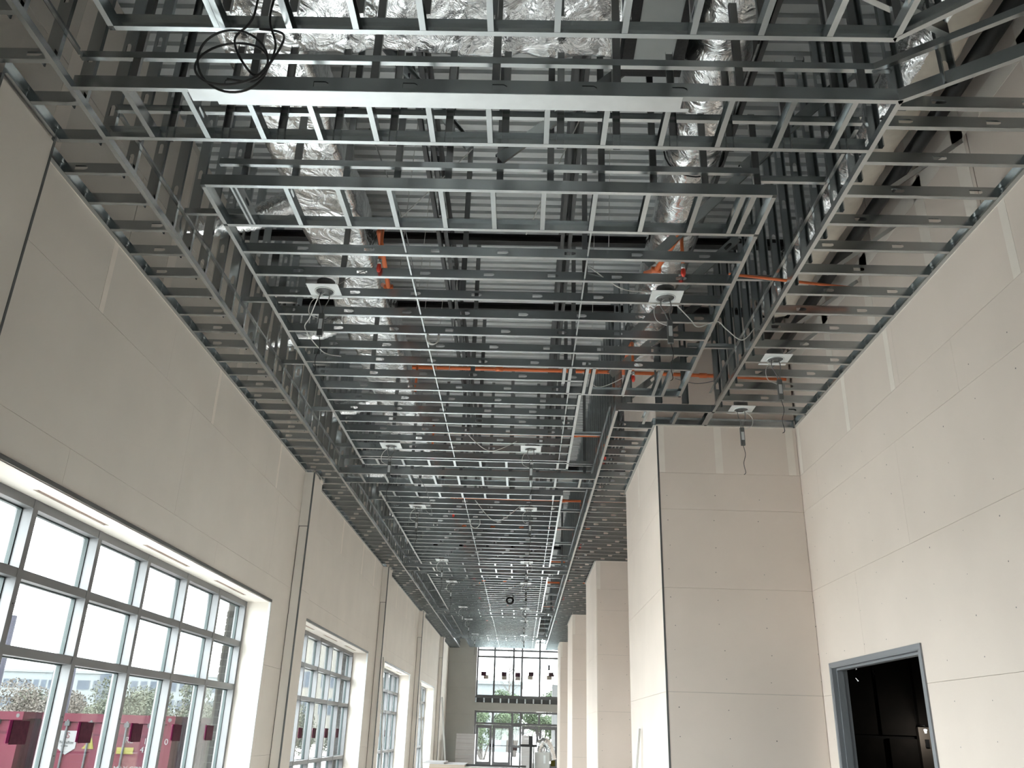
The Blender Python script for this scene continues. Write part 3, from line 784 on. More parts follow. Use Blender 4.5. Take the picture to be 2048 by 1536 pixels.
def wrap_round(pts, R, name, parent, mat='foil', amp=.014, sides=28, step=.06, ribs=0):
    P = catmull(pts, 12); D = [P[0]]
    for p in P[1:]:
        while (p-D[-1]).length > step: D.append(D[-1]+(p-D[-1]).normalized()*step)
    mb = MB(); ref = None
    for i, p in enumerate(D):
        d = (D[min(i+1, len(D)-1)]-D[max(i-1, 0)]).normalized()
        if ref is None: ref = Vector((0, 0, 1)) if abs(d.z) < .9 else Vector((1, 0, 0))
        a = (ref-d*ref.dot(d)).normalized(); ref = a; b = d.cross(a)
        l = i*step; pin = -.03*max(0, 1-abs(((l+.3) % 1.3)-.65)/.09) if not ribs else ribs*math.cos(i*math.pi)
        for k in range(sides):
            t = 2*math.pi*k/sides; v = a*math.cos(t)+b*math.sin(t); q = p+v*R
            h = amp*noise.noise(q*3.5)*1.3+amp*.8*noise.noise(q*9)+pin
            mb.v.append(tuple(p+v*(R+h)))
    for i in range(len(D)-1):
        for k in range(sides):
            mb.f.append((i*sides+k, i*sides+(k+1) % sides, (i+1)*sides+(k+1) % sides, (i+1)*sides+k))
    mb.f.append(tuple(reversed(range(sides)))); mb.f.append(tuple((len(D)-1)*sides+k for k in range(sides)))
    return mb.build(name, mat, parent, True)
dl = thing('supply_duct', 'foil wrapped rectangular duct running over the window side of the panels', 'duct')
wrap_box(-2.52, -1.83, 5.15, 24, H+5.0, H+5.48, 'wrap', dl, 'y')
dc = thing('cross_duct', 'wide foil wrapped duct crossing at the top of view', 'duct')
wrap_box(-2.50, .66, 4.0, 5.26, H+4.98, H+5.48, 'wrap', dc, 'x', amp=.028)
bd = thing('duct_end', 'duct stub with black mastic edges beside the crossing foil duct', 'duct')
MB().box(.71, 1.16, 4.2, 5.41, H+5.0, H+5.46).build('sheet_metal', 'duct_grey', bd)
for (x0, x1, y0, y1) in ((.69, .78, 4.19, 5.43), (1.09, 1.18, 4.19, 5.43), (.78, 1.09, 5.33, 5.43)):
    MB().box(x0, x1, y0, y1, H+4.985, H+5.47).build('mastic_edge', 'mastic', bd)
rd = thing('round_duct', 'foil wrapped round duct over the right half of the nearest panel', 'duct')
wrap_round([(1.44, 2.2, H+5.17), (1.47, 5, H+5.17), (1.56, 8, H+5.17), (1.60, 11.3, H+5.17)], .265, 'wrap', rd)
MB().tube([(1.53+.285*math.cos(t), 6.62, H+5.17+.285*math.sin(t)) for t in [math.radians(180+k*15) for k in range(13)]], .008, 6).build('hanger_strap', 'black', rd)
r2 = thing('round_duct', 'pale wrapped round duct above the right soffit', 'duct')
wrap_round([(3.02, 2.6, H+4.98), (3.0, 5, H+4.98), (2.98, 9.3, H+4.98)], .21, 'wrap', r2, mat='foil')
wrap_round([(3.05, 2.6, H+4.965), (3.03, 5, H+4.965), (3.01, 9.2, H+4.965)], .207, 'liner_flap', r2, mat='wrap_cream')
pp = MB().tube([(3.42, 2.5, H+4.95), (3.42, 10.8, H+4.95)], .07, 12).build('black_pipe', 'black', None, True); tag(pp, 'black insulated pipe between the round duct and the right wall', 'pipe')
pp = MB().tube([(3.30, 2.5, H+5.25), (3.30, 10.8, H+5.25)], .09, 12).build('black_pipe', 'black', None, True); tag(pp, 'thicker black pipe running high above the right soffit', 'pipe')
for i, y in enumerate((7.55, 10.35, 13.2, 16.9, 20.1, 22.3)):
    f = thing('flex_duct', 'foil flexible branch duct above the window side soffit, %s from the camera' % ORD[i], 'duct', 'foil branch ducts')
    wrap_round([(-2.5, y, H+5.2), (-2.9, y+.05, H+5.0), (-3.35, y, H+4.86), (-3.66, y, H+4.8)], .13, 'wrap', f, sides=18, ribs=.006, step=.03)
    MB().tube([(-3.64, y, H+4.8), (-3.70, y, H+4.8)], .14, 18).build('collar', 'galv_bright', f)
for i, y in enumerate((27.0, 30.5, 33.8, 36.3)):
    o = MB().box(-3.0, -2.75, y, y+.5, H+4.5, H+4.8).build('light_fixture_box', 'plate_white'); tag(o, 'white box above the cove gap near the far end, %s from the camera' % ORD[i], 'box', 'white boxes above the far cove')

# ================================================================== SPRINKLERS
def head(par, x, y, z=ZC+.06):
    MB().tube([(x, y, z+.10), (x, y, z+.5)], .017, 8).build('drop', 'orange', par, True)
    MB().tube([(x, y, z+.05), (x, y, z+.10)], .022, 8).build('fitting', 'chrome', par, True)
    MB().tube([(x, y, z-.03), (x, y, z), (x, y, z+.04), (x, y, z+.055)], [.014, .024, .022, .014], 10).build('sprinkler_cap', 'red', par, True)
ZP = H+4.62
def pipe(name, label, pts, heads, r=.026):
    t = thing(name, label, 'pipe', 'orange sprinkler pipes')
    MB().tube(pts, r, 10).build('pipe', 'orange', t, True)
    for (x, y) in heads:
        head(t, x, y)
    for p in pts[1:-1] or []:
        MB().tube([Vector(p)-Vector((.05, 0, 0)), Vector(p)+Vector((.05, 0, 0))], r*1.35, 10).build('coupling', 'orange', t, True)
    return t
t = pipe('sprinkler_pipe', 'long orange sprinkler pipe crossing above the nearest panel and right soffit', [(-1.6, 10.66, ZP), (-.4, 10.66, ZP), (.9, 10.67, ZP), (1.30, 10.68, ZP), (2.4, 10.72, ZP), (3.55, 10.78, ZP)], [(-1.5, 10.44)])
MB().tube([(1.30, 10.68, ZP), (1.28, 9.9, ZP-.02), (1.29, 9.62, ZP-.06)], .026, 10).build('elbow_branch', 'orange', t, True); head(t, 1.29, 9.59)
pipe('sprinkler_pipe', 'orange sprinkler branch along the rectangular foil duct', [(-1.78, 8.95, ZP+.33), (-1.62, 8.5, ZP+.05), (-1.50, 7.1, ZP-.1)], [(-1.45, 7.03)])
pipe('sprinkler_pipe', 'orange sprinkler branch beside the round foil duct', [(1.30, 8.4, ZP+.25), (1.34, 7.9, ZP), (1.44, 7.05, ZP-.1)], [(1.443, 7.0)])
t = pipe('sprinkler_pipe', 'dark orange thin pipe above the right soffit near the round ducts', [(1.95, 7.30, ZC+.24), (3.3, 7.42, ZC+.17)], [], .014)
for i, (y, hs) in enumerate(((13.36, [(-1.51, 12.9), (1.24, 12.82)]), (17.65, [(-1.46, 16.91), (1.28, 16.95)]), (20.3, [(-1.42, 19.5), (1.30, 19.6)]), (24.6, [(-1.42, 24.0), (1.3, 24.0)]), (28.2, [(-1.42, 27.8), (1.3, 27.8)]), (34.0, [(-1.4, 33.6), (1.3, 33.6)]))):
    t = pipe('sprinkler_pipe', 'orange sprinkler pipe crossing the cove gap past the first pier, %s beyond it' % ORD[i], [(-1.6, y, ZP), (.8, y, ZP), (1.75 if right_wall_x(y) < 2 else 2.1, y, ZP)], hs)
    for (x, yy) in hs: MB().tube([(x, yy, ZP-.06), (x, y, ZP)], .02, 8).build('branch', 'orange', t, True)

# ================================================================== DOWNLIGHT PLATES WITH HANGING DRIVERS
def downlight(x, y, label, z=ZC+.004, near=True, sw=0.0):
    t = thing('downlight_housing', label, 'light fitting', 'downlight mounting plates with hanging drivers', loc=(x, y, z))
    R, S = .085, .155; mb = MB(); n = 24
    for k in range(n):
        a = 2*math.pi*k/n; c, s = math.cos(a), math.sin(a); m = max(abs(c), abs(s))
        for zz in (0, .004): mb.v += [(R*c, R*s, zz), (S*c/m, S*s/m, zz)]
    for k in range(n):
        a = 4*k; b = 4*((k+1) % n)
        mb.f += [(a, a+1, b+1, b), (a+2, b+2, b+3, a+3), (a, b, b+2, a+2), (a+1, a+3, b+3, b+1)]
    mb.build('mounting_plate', 'plate_white', t)
    if near:
        ring = [(Vector((math.cos(2*math.pi*k/24)*(R+.01), math.sin(2*math.pi*k/24)*(R+.01), -.004))) for k in range(25)]
        MB().tube(ring, .006, 6, False).build('trim_ring', 'plate_white', t, True)
    MB().tube([(0, 0, .004), (0, 0, .11)], R+.004, 20).build('housing_can', 'dark_metal', t, True)
    dz = -.25
    for s in (-1, 1):
        MB().tube(catmull([(s*.03, .03, .06), (s*.05, .0, -.08), (s*.02+sw*.3, -.01, -.18), (s*.012+sw, 0, dz)], 6), .006, 6).build('conduit', 'cable_grey', t, True)
    MB().tube(catmull([(.02, .05, .03), (-.11, .0, -.10), (-.13+sw, 0, -.24), (-.03+sw, 0, -.30)] if sw >= 0 else [(.02, .05, .03), (.13, 0, -.10), (.12, 0, -.22), (.02+sw, 0, -.27)], 6), .004, 6).build('cable_loop', 'cable_white', t, True)
    db = MB().box(-.026+sw, .026+sw, -.018, .018, dz-.24, dz).build('driver_box', 'dark_metal', t)
    MB().box(-.018+sw, .018+sw, -.0195, -.018, dz-.17, dz-.06).build('rating_sticker', 'plate_white', db)
    MB().tube(catmull([(sw, 0, dz-.24), (sw+.02, 0, dz-.36), (sw-.01, 0, dz-.48), (sw+.005, 0, dz-.60), (sw-.02, 0, dz-.63)], 6), .004, 6).build('lead', 'cable_black', t, True)
DLS = [(-2.04, 7.40, 'window side downlight plate in the nearest panel'), (1.335, 7.39, 'right hand downlight plate under the round foil duct'),
       (2.80, 8.79, 'downlight plate in the right soffit nearer the camera'), (2.80, 10.40, 'downlight plate in the right soffit just before the first pier'),
       (-2.07, 12.29, 'window side downlight plate at the far end of the nearest panel'), (.065, 12.27, 'right hand downlight plate at the far end of the nearest panel')]
for i, y in enumerate((16.03, 21.5, 24.76, 30.1, 33.5, 38.7)):
    DLS += [(-2.08, y, 'window side downlight plate beyond the second cross band, %s in its row' % ORD[i]), (.07, y, 'right hand downlight plate beyond the second cross band, %s in its row' % ORD[i])]
for i, (x, y, lb) in enumerate(DLS): downlight(x, y, lb, near=y < 17, sw=[.0, .03, .02, -.01, .0, .01][i % 6])

# ================================================================== CABLES
cb = thing('cable_coil', 'black cable coil hanging below the frame at upper left', 'cable')
def loop(cx, cy, cz, rx, rz, tilt, n=40, t0=0, t1=360, skew=0):
    out = []
    for k in range(n+1):
        t = math.radians(t0+(t1-t0)*k/n)
        out.append((cx+rx*math.cos(t), cy+tilt*math.sin(t)+skew*math.cos(t), cz+rz*math.sin(t)))
    return out
MB().tube(loop(-1.86, 4.02, H+3.74, .22, .21, .05), .0075, 8, False).build('cable_turn', 'cable_black', cb, True)
MB().tube(loop(-1.85, 4.01, H+3.75, .21, .205, -.04, skew=.02), .0075, 8, False).build('cable_turn', 'cable_black', cb, True)
MB().tube(catmull([(-1.62, 4.0, H+4.6), (-1.66, 3.98, H+4.1), (-1.60, 4.0, H+3.85), (-1.68, 4.02, H+3.62), (-1.86, 4.0, H+3.60)], 8), .0075, 8).build('cable_tail', 'cable_black', cb, True)
MB().tube(catmull([(-1.78, 4.0, H+4.7), (-1.76, 3.98, H+4.1), (-1.86, 4.0, H+3.9), (-1.72, 4.02, H+3.66), (-1.62, 4.0, H+3.72), (-1.56, 4.0, H+3.95), (-1.72, 4.0, H+4.0)], 8), .0075, 8).build('cable_tail', 'cable_black', cb, True)
wc = thing('cable_coil', 'small white cable coil on the bridging channel of the nearest panel', 'cable')
for k in range(3): MB().tube(loop(-1.06+.006*k, 8.36+.01*k, ZC-.02, .062, .075, .02*(k-1)), .006, 6, False).build('cable_turn', 'cable_white', wc, True)
bc = thing('cable_coil', 'black ring of cable hanging under a far ceiling panel', 'cable')
for k in range(2): MB().tube(loop(-.42, 27.6+.02*k, ZC-.08, .10, .10, .02), .035, 8, False).build('cable_turn', 'cable_black', bc, True)
fc = thing('cable_coil', 'pale cable loop hanging in the second panel', 'cable')
for k in range(2): MB().tube(loop(-1.02, 17.1+.02*k, ZC-.02, .10, .12, .04*(k-.5)), .007, 6, False).build('cable_turn', 'cable_white', fc, True)
CAB = [([(.55, 7.0, ZC+.12), (.85, 7.15, ZC-.02), (1.1, 7.3, ZC+.02), (1.3, 7.36, ZC+.06)], 'white cable sagging to the right hand downlight of the nearest panel', 'cable_white'),
       ([(1.35, 7.4, ZC+.05), (1.62, 7.7, ZC-.05), (1.72, 7.75, ZC-.12), (1.95, 7.9, ZC+.02), (2.05, 7.95, ZC-.04), (2.22, 8.0, ZC-.14), (2.42, 8.2, ZC+.10)], 'white cable looping between the nearest panel and right soffit', 'cable_white'),
       ([(-1.95, 7.4, ZC+.06), (-1.6, 7.2, ZC+.14), (-1.3, 7.2, ZC+.10)], 'dark cable running from the window side downlight to the duct', 'cable_grey'),
       ([(-2.08, 7.4, ZC+.02), (-2.3, 7.9, ZC-.03), (-2.45, 8.3, ZC+.02), (-2.35, 8.75, ZC-.04), (-2.05, 8.4, ZC-.25)], 'thin cables drooping to the window side edge track', 'cable_white'),
       ([(-.9, 11.7, ZC+.05), (-.55, 11.9, ZC-.16), (-.15, 12.0, ZC+.03)], 'white cable sagging before the far end downlight of the nearest panel', 'cable_white'),
       ([(-.95, 15.6, ZC+.05), (-.55, 15.7, ZC-.32), (-.1, 15.9, ZC+.03)], 'white cable sagging deeply under the second panel', 'cable_white'),
       ([(-1.9, 14.3, ZC+.1), (-1.75, 14.5, ZC-.08), (-1.7, 15.2, ZC-.35), (-1.9, 15.9, ZC-.1)], 'dark cable arching under the second panel', 'cable_grey'),
       ([(-1.42, 7.05, ZC+.5), (-1.1, 6.9, ZC+.75), (-.6, 6.8, ZC+1.3)], 'thin hanger wire rising from the first sprinkler branch', 'cable_white'),
       ([(-.05, 6.6, ZC+.2), (.25, 6.2, ZC+.75), (.55, 6.0, ZC+1.4)], 'pale hanger wire slanting across the roof deck', 'cable_white'),
       ([(-1.35, 5.6, ZC+.55), (-1.3, 7.4, ZC+.75), (-1.3, 9, ZC+.6)], 'thin pale conduit beside the rectangular duct', 'cable_grey'),
       ([(.72, 10.3, ZC+.45), (.95, 10.5, ZC+.32), (1.4, 10.4, ZC+.5)], 'white cable drooping behind the step of the nearest panel', 'cable_white'),
       ([(1.9, 10.1, ZC+.3), (2.2, 10.2, ZC+.28), (2.5, 10.25, ZC+.36)], 'dark cable bundle above the right soffit by the first pier', 'cable_grey')]
for pts, lb, m in CAB:
    o = MB().tube(catmull(pts, 8), .0055, 6).build('cable', m, None, True); tag(o, lb, 'cable')
for i, (x, y) in enumerate(((-1.28, 7.2), (-1.22, 8.1), (-1.3, 9.2), (-1.24, 10.3), (.7, 6.6), (.72, 8.8), (-.98, 9.6), (-1.15, 11.4))):
    o = MB().tube([(x, y, ZC+.09), (x+.05, y+.02, ZD)], .0035, 5).build('hanger_wire', 'cable_white'); tag(o, 'thin hanger wire dropping from the roof deck, %s of those above the nearest panel' % ORD[i], 'wire', 'hanger wires above the nearest panel')

# ================================================================== THINGS NEAR THE END OF THE HALL
def lean(name, x0, y0, x1, y1, z1, label, mat='bead', w=.03):
    d = Vector((x1-x0, y1-y0, z1)); o = MB()
    o.prism([(-w, 0), (0, 0), (0, w), (-.003, w), (-.003, .003), (-w, .003)], 'z', 0, d.length)
    ob = o.build(name, mat); ob.matrix_world = Matrix.Translation((x0, y0, 0)) @ d.to_track_quat('Z', 'Y').to_matrix().to_4x4()
    tag(ob, label, 'trim strip', 'corner bead strips leaning on columns'); return ob
lean('corner_bead_strip', -3.25, 31.2, -3.55, 31.36, 3.15, 'white corner bead strip leaning on the fourth column', 'plate_white', .06)
lean('corner_bead_strip', -3.2, 40.0, -3.55, 40.15, 3.0, 'white corner bead strip leaning on the last column', 'plate_white', .08)
lean('corner_bead_strip', -3.3, 22.4, -3.55, 22.58, 3.3, 'grey corner bead strip leaning on the third column', 'bead', .04)
lean('corner_bead_strip', 1.60, 13.6, 1.77, 13.4, 1.72, 'grey steel strip leaning on the side of the nearest pier', 'bead', .05)
def cartons(x0, x1, y0, y1, hs, where):
    z = 0
    for i, h in enumerate(hs):
        j = random.uniform(-.01, .01)
        c = thing('carton', 'white flat carton %s from the floor %s' % (ORD[i], where), 'carton', 'white cartons stacked by the end doors')
        MB().box(x0+j, x1+j, y0, y1, z, z+h-.006).build('carton_body', 'carton', c); MB().box(x0+j-.001, x1+j+.001, y0-.001, y0+.01, z+h*.45, z+h*.52).build('tape', 'plate_white', c)
        z += h
cartons(-3.05, -2.15, 43.9, 44.8, [.42, .40, .29, .20, .12, .10], 'in the stack left of the end doors')
cartons(.10, .62, 43.6, 44.4, [.42, .40, .36, .20, .15], 'in the stack before the end doors')
# drywall cart in the middle
st = thing('board_cart', 'cart loaded with gypsum offcuts at the bottom edge of view', 'cart')
MB().box(-1.60, .0, 15.9, 17.1, .16, .22).build('deck_board', 'wood', st)
for (x, y) in ((-1.5, 16.0), (-1.5, 17.0), (-.1, 16.0), (-.1, 17.0)):
    MB().tube([(x-.02, y, .08), (x+.02, y, .08)], .08, 14).build('caster', 'black', st, True)
    MB().box(x-.03, x+.03, y-.03, y+.03, .08, .16).build('caster_fork', 'dark_metal', st)
for k in range(8):
    w = -.95 if k == 7 else -.06
    h_ = .026 if k == 7 else .112
    bs = thing('gypsum_bundle', 'bundle of gypsum boards on the cart, %s from the bottom of its pile' % ORD[k], 'board', 'gypsum bundles on the cart')
    z = .22+.118*k
    MB().box(-1.55+.01*(k % 3), w+.012*(k % 2), 15.92, 17.05, z, z+h_).build('gypsum_core', 'gyp_edge', bs)
    MB().box(-1.55+.01*(k % 3), w+.012*(k % 2), 15.92, 17.05, z+h_, z+h_+.006).build('face_paper', 'carton', bs)
o = MB().box(-1.66, -1.30, 15.95, 16.9, 1.079, 1.105).build('gypsum_offcut', 'carton'); tag(o, 'small gypsum offcut lying on top of the cart pile', 'board')
o = MB().tube([(-.93, 16.2, 1.068), (.12, 16.3, 1.068)], .016, 8).build('steel_rod', 'dark_metal'); tag(o, 'long dark rod lying across the cart load', 'rod')
# duct machine with arched flexible hose
mc = thing('air_machine', 'grey machine with black mast and silver arched hose near the end doors', 'machine', loc=(0, 0, 0))
MB().box(.46, .90, 27.6, 28.3, .12, 1.10).build('cabinet', 'machine', mc); MB().box(.72, .78, 27.58, 27.6, .80, 1.02).build('handle', 'plate_white', mc)
wrap_round([(.56, 28.0, 1.02), (.59, 28.0, 1.22), (.70, 28.0, 1.38), (.84, 28.0, 1.34), (.93, 28.0, 1.12), (1.02, 28.0, .85)], .12, 'flexible_hose', mc, sides=18, ribs=.01, step=.03)
MB().box(.30, .37, 27.5, 27.57, .1, 1.46).build('mast', 'black', mc); MB().box(.40, .44, 27.5, 27.57, .1, 1.26).build('mast_rail', 'dark_metal', mc)
MB().box(.02, .52, 27.48, 27.56, 1.24, 1.31).build('cross_bar', 'black', mc); MB().box(.27, .39, 27.46, 27.58, 1.30, 1.54).build('winch_box', 'black', mc)
MB().box(.1, 1.05, 27.45, 28.4, .05, .12).build('base', 'dark_metal', mc)
for (x, y) in ((.15, 27.6), (.15, 28.3), (1.0, 27.6), (1.0, 28.3)): MB().tube([(x-.02, y, .05), (x+.02, y, .05)], .05, 12).build('caster', 'black', mc, True)
MB().box(.95, 1.08, 27.9, 28.1, .72, .88).build('hose_end', 'yellow', mc)

# ================================================================== OUTSIDE
def text(par, s, x, y, z, size, mat='paint_white', name='lettering'):
    c = bpy.data.curves.new(name, 'FONT'); c.body = s; c.size = size; c.extrude = .002; c.materials.append(MATS[mat])
    o = bpy.data.objects.new(name, c); COL.objects.link(o); o.parent = par
    o.matrix_basis = Matrix.Translation((x, y, z)) @ Matrix.Rotation(math.radians(90), 4, 'X')
    me = bpy.data.meshes.new_from_object(o); M = o.matrix_basis.copy()
    bpy.data.objects.remove(o, do_unlink=True)
    return link(name, me, par, M)
GZ = -.95
def container(x0, x1, y0, L, label):
    t = thing('shipping_container', label, 'shipping container', 'red shipping containers', loc=(0, 0, 0)); z0, z1 = GZ, H+.10
    W = x1-x0
    for x in (x0, x1-.12): MB().box(x, x+.12, y0, y0+.14, z0, z1).build('corner_post', 'container', t)
    for x in (x0, x1-.12): MB().box(x, x+.12, y0+L-.14, y0+L, z0, z1).build('corner_post', 'container', t)
    MB().box(x0+.12, x1-.12, y0, y0+.12, z1-.13, z1).build('header_rail', 'container', t); MB().box(x0+.12, x1-.12, y0, y0+.12, z0, z0+.16).build('sill_rail', 'container', t)
    for x in (x0, x1-.05): MB().box(x, x+.05, y0+.14, y0+L-.14, z1-.10, z1).build('top_rail', 'container', t)
    for x in (x0, x1-.05): MB().box(x, x+.05, y0+.14, y0+L-.14, z0, z0+.16).build('bottom_rail', 'container', t)
    MB().box(x0+.02, x1-.02, y0+.02, y0+L-.02, z1-.04, z1-.02).build('roof_panel', 'container_dark', t)
    MB().box(x0+.02, x1-.02, y0+L-.06, y0+L-.02, z0, z1-.03).build('end_panel', 'container', t)
    for x, s in ((x1-.012, -1), (x0+.012, 1)):                      # corrugated sides
        mb = MB(); prof = []; y = y0+.14
        while y < y0+L-.2: prof += [(y, 0), (y+.07, 0), (y+.14, .036), (y+.21, .036)]; y += .28
        prof.append((y0+L-.14, 0))
        for (yy, d) in prof: mb.v += [(x+s*d, yy, z0+.16), (x+s*d, yy, z1-.10)]
        for i in range(len(prof)-1): mb.f.append((2*i, 2*i+1, 2*i+3, 2*i+2))
        mb.build('corrugated_side', 'container_dark', t)
    m = (x0+x1)/2
    for (a, b) in ((x0+.125, m-.008), (m+.008, x1-.125)):
        d = MB().box(a, b, y0+.03, y0+.07, z0+.17, z1-.14); 
        for zz in (.55, 1.1, 1.65): d.box(a+.06, b-.06, y0+.022, y0+.03, z0+zz, z0+zz+.07)
        dd = d.build('door_leaf', 'container', t)
        MB().box(a, b, y0+.024, y0+.030, z1-.34, z1-.31).build('gasket_line', 'container_dark', dd)
        for k in (.32, .72):
            x = a+(b-a)*k
            MB().tube([(x, y0+.0, z0+.1), (x, y0+.0, z1-.1)], .018, 8).build('lock_rod', 'far_grey', dd, True)
            for zz in (z1-.16, z0+.5): MB().box(x-.04, x+.04, y0-.02, y0+.03, zz-.035, zz+.035).build('rod_guide', 'far_grey', dd)
    for x in (x0, x1-.17): 
        for z in (z0, z1-.12): 
            cst = MB().box(x-.004, x+.174, y0-.008, y0+.17, z, z+.122).build('corner_casting', 'container', t)
            MB().tube([(x+.085, y0-.010, z+.06), (x+.085, y0-.006, z+.06)], .032, 10).build('casting_hole', 'black', cst)
    return t
YC = 15.2
cB = container(-8.02, -5.78, YC, 6.3, 'red shipping container with white shield sticker seen through the nearest window')
text(cB, 'RE', -6.57, YC+.018, H-.33, .13); text(cB, '1656', -6.26, YC+.018, H-.34, .13); text(cB, '0', -5.90, YC-.002, H-.34, .13)
text(cB, '42G1', -6.29, YC+.018, H-.47, .13); text(cB, 'MAX.GR', -6.68, YC+.018, H-.76, .11); text(cB, '32.500', -6.32, YC+.018, H-.76, .11)
sh = MB(); sh.prism([(-7.68, H-.17), (-7.68, H-.44), (-7.53, H-.54), (-7.38, H-.44), (-7.38, H-.17)], 'y', YC+.016, YC+.020); sh.build('shield_sticker', 'paint_white', cB)
text(cB, 'S', -7.565, YC+.012, H-.285, .13, 'pink'); text(cB, 'TerraBox', -7.665, YC+.012, H-.37, .062, 'far_grey'); text(cB, 'BY  RENT', -7.62, YC+.012, H-.415, .028, 'far_grey')
MB().prism([(-7.27, H-.44), (-7.07, H-.44), (-7.13, H-.27)], 'y', YC+.016, YC+.020).build('warning_triangle', 'yellow', cB)
MB().box(-6.68, -6.40, YC+.016, YC+.020, H-.50, H-.40).build('data_label', 'yellow', cB)
cA = container(-10.55, -8.30, YC-.1, 6.0, 'red shipping container at the left edge behind the nearest window')
text(cA, '4019', -8.98, YC-.082, H-.33, .14); text(cA, '61', -8.84, YC-.082, H-.48, .14); text(cA, 'KGS.', -8.88, YC-.082, H-.60, .07); text(cA, 'LBS', -8.86, YC-.082, H-.69, .07)
# distant buildings
def building(name, label, x0, x1, y, z1, depth, mat, wins, steps=()):
    t = thing(name, label, 'building')
    MB().box(x0, x1, y, y+depth, GZ, z1).build('wall', mat, t)
    MB().box(x0-.3, x1+.3, y-.3, y+depth+.3, z1, z1+.5).build('parapet', mat, t)
    for (a, b, c, d) in steps: MB().box(a, b, y-1.2, y, GZ, d).build('bay', mat, t)
    for (a, b, c, d) in wins:
        f = MB().box(a-.08, b+.08, y-.06, y+.02, c-.08, d+.08).build('window', 'building', t)
        p = MB().box(a, b, y-.10, y-.06, c, d); p.build('pane', 'far_glass', f)
    return t
WN_ = []
for k in range(9): WN_ += [(-112+1.62*k, -110.9+1.62*k, H+6.0, H+7.7), (-112+1.62*k, -110.9+1.62*k, H+2.2, H+4.2)]
WN_ += [(-94.4, -91.8, H+6.0, H+7.8), (-91.0, -90.0, H+5.9, H+7.8), (-94.4, -91.8, H+2.2, H+4.2)]
for k in range(16): WN_ += [(-83+2.1*k, -81.6+2.1*k, H+6.2, H+8.0), (-83+2.1*k, -81.6+2.1*k, H+2.4, H+4.4)]
b1 = building('office_building', 'long pale office building beyond the containers', -125, -48, 190, H+9.2, 18, 'building', WN_)
MB().box(-89.4, -86.2, 189.0, 190, H+2, H+9.1).build('glass_bay', 'far_glass', b1)
b2 = building('office_building', 'cream building with round coloured sign seen through the second window', -47, -31, 150, H+14, 14, 'building_cream', [(-41.5+4*k, -39+4*k, H+6.2+0*k, H+8.6) for k in range(3)] + [(-41.5+4*k, -39+4*k, H+2.0, H+4.4) for k in range(3)])
for (m_, t0, t1) in (('ring_orange', 120, 300), ('ring_green', -60, 120)):
    MB().tube([(-38.6+.85*math.cos(math.radians(t0+(t1-t0)*k/12)), 149.8, H+10.4+.85*math.sin(math.radians(t0+(t1-t0)*k/12))) for k in range(13)], .28, 6).build('sign_ring', m_, b2)
b3 = building('warehouse', 'low grey building far beyond the end clerestory', -24, 0, 130, H+6.5, 12, 'building', [(-20+4*k, -18.4+4*k, H+3, H+4.6) for k in range(4)])
# foliage
def shrub(x, y, z0, h, w, n, mat, label, cat='shrub', seed=0, leaf=.16):
    rnd = random.Random(seed); t = thing('shrub' if cat == 'shrub' else 'tree', label, cat, loc=(x, y, z0))
    mb = MB()
    blobs = [(rnd.uniform(-.5, .5)*w, rnd.uniform(-.35, .35)*w, rnd.uniform(.35, .85)*h, rnd.uniform(.22, .4)*w) for _ in range(9)]
    for k in range(n):
        bx, by, bz, br = rnd.choice(blobs)
        v = Vector((rnd.gauss(0, 1), rnd.gauss(0, 1), rnd.gauss(0, 1))).normalized()*br*(rnd.random()**.35)
        p = Vector((bx, by, bz))+Vector((v.x, v.y, v.z*.8))
        if p.z < .05: p.z = .05+rnd.random()*.3
        s = leaf*rnd.uniform(.6, 1.4); a = Vector((rnd.gauss(0, 1), rnd.gauss(0, 1), rnd.gauss(0, 1))).normalized(); b = a.orthogonal().normalized(); i = len(mb.v)
        mb.v += [tuple(p+a*s), tuple(p+b*s*.5), tuple(p-a*s), tuple(p-b*s*.5)]; mb.f.append((i, i+1, i+2, i+3))
    mb.build('foliage', mat, t)
    st_ = MB()
    for (bx, by, bz, br) in blobs[:5]: st_.tube(catmull([(bx*.1, by*.1, 0), (bx*.4, by*.4, bz*.5), (bx, by, bz+br*.3)], 4), [.07]*4+[.05]*4+[.02], 6)
    st_.build('stems', 'bark', t, True)
MT = ['leaf', 'leaf_grey', 'leaf']
for k in range(9):
    x = -39+2.7*k
    shrub(x, 53+6*(k % 2), GZ, 4.2+.4*((k*7) % 3), 3.7, 8500, MT[k % 3], 'grey green bush behind the containers, %s from the left' % (ORD+['ninth'])[k], seed=k, leaf=.075)
for k in range(4):
    shrub(-16+3.4*k, 62+4*k, GZ, 4.2, 2.8, 4500, 'leaf', 'bushy hedge plant seen through the farther windows, %s from the left' % ORD[k], seed=40+k, leaf=.085)
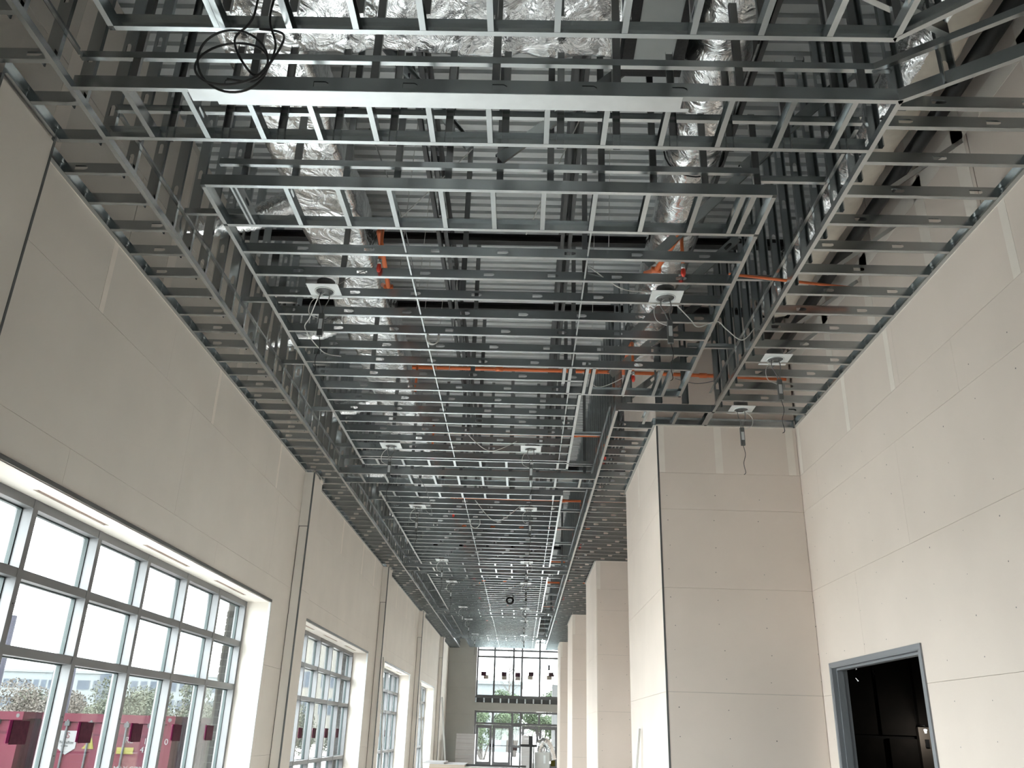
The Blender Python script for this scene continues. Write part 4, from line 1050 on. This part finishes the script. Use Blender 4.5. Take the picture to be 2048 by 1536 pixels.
for k, (x, y, h) in enumerate(((-4.5, 66, 4.6), (-2.4, 60, 3.6), (-.4, 70, 5.0), (1.6, 62, 3.8), (3.6, 66, 5.0))):
    shrub(x, y, -.05, h, 2.6, 5500, 'leaf_green', 'green shrub outside the end doors, %s from the left' % ORD[k], seed=70+k, leaf=.085)
def bare_tree(x, y, h, label, seed):
    rnd = random.Random(seed); t = thing('bare_tree', label, 'tree', loc=(x, y, -.05)); tr = MB(); tr.tube([(0, 0, 0), (.05, 0, h*.5), (0, 0, h)], [.12, .07, .02], 7); tr.build('trunk', 'bark', t, True)
    br = MB()
    for k in range(26):
        z = rnd.uniform(.35, .95)*h; a = rnd.uniform(0, 6.28); L = (1.1-z/h)*h*.35
        br.tube([(0, 0, z), (math.cos(a)*L*.5, math.sin(a)*L*.5, z+L*.5), (math.cos(a)*L*.7, math.sin(a)*L*.7, z+L*1.1)], [.03, .02, .008], 5)
    br.build('branches', 'bark', t, True)
bare_tree(-1.2, 88, 9.5, 'bare tree left of the middle in the end clerestory', 3); bare_tree(3.4, 96, 9.0, 'bare tree at the right of the end clerestory', 5)
o = MB().box(1.75, 2.05, 50.5, 50.9, -.05, 4.2).build('porch_column', 'paint_white'); tag(o, 'white porch column outside the right hand end door', 'column')
o = MB().box(-4.6, 5.2, YE+.42, 52.5, 7.3, 7.6).build('shade_canopy', 'building'); tag(o, 'unseen flat canopy added to shade the end glazing', 'canopy', kind='structure')  # added out of view to block high sky light at the far end
# lamp posts
def post(x, y, ztop, r, label, arm):
    t = thing('lamp_post', label, 'lamp post', loc=(x, y, GZ)); h = ztop-GZ
    MB().tube([(0, 0, 0), (0, 0, h)], [r*1.2, r], 10).build('pole', 'pole_grey', t, True)
    MB().tube([(0, 0, h-.06), (arm*.4, 0, h-.04)], r*.5, 6).build('arm', 'pole_grey', t, True)
    MB().box(min(arm*.4, arm), max(arm*.4, arm), -.12, .12, h-.10, h-.02).build('lamp_head', 'pole_grey', t)
    MB().box(-.2, .2, -.2, .2, 0, .12).build('base_plate', 'pole_grey', t)
post(-17.6, 30, H+3.28, .095, 'tall grey lamp post left in the nearest window', -.5)
post(-15.1, 30, H+1.70, .045, 'thin dark lamp post behind the shield container', -.4)
post(-33.5, 90, H+4.2, .12, 'distant lamp post before the office building', .9)
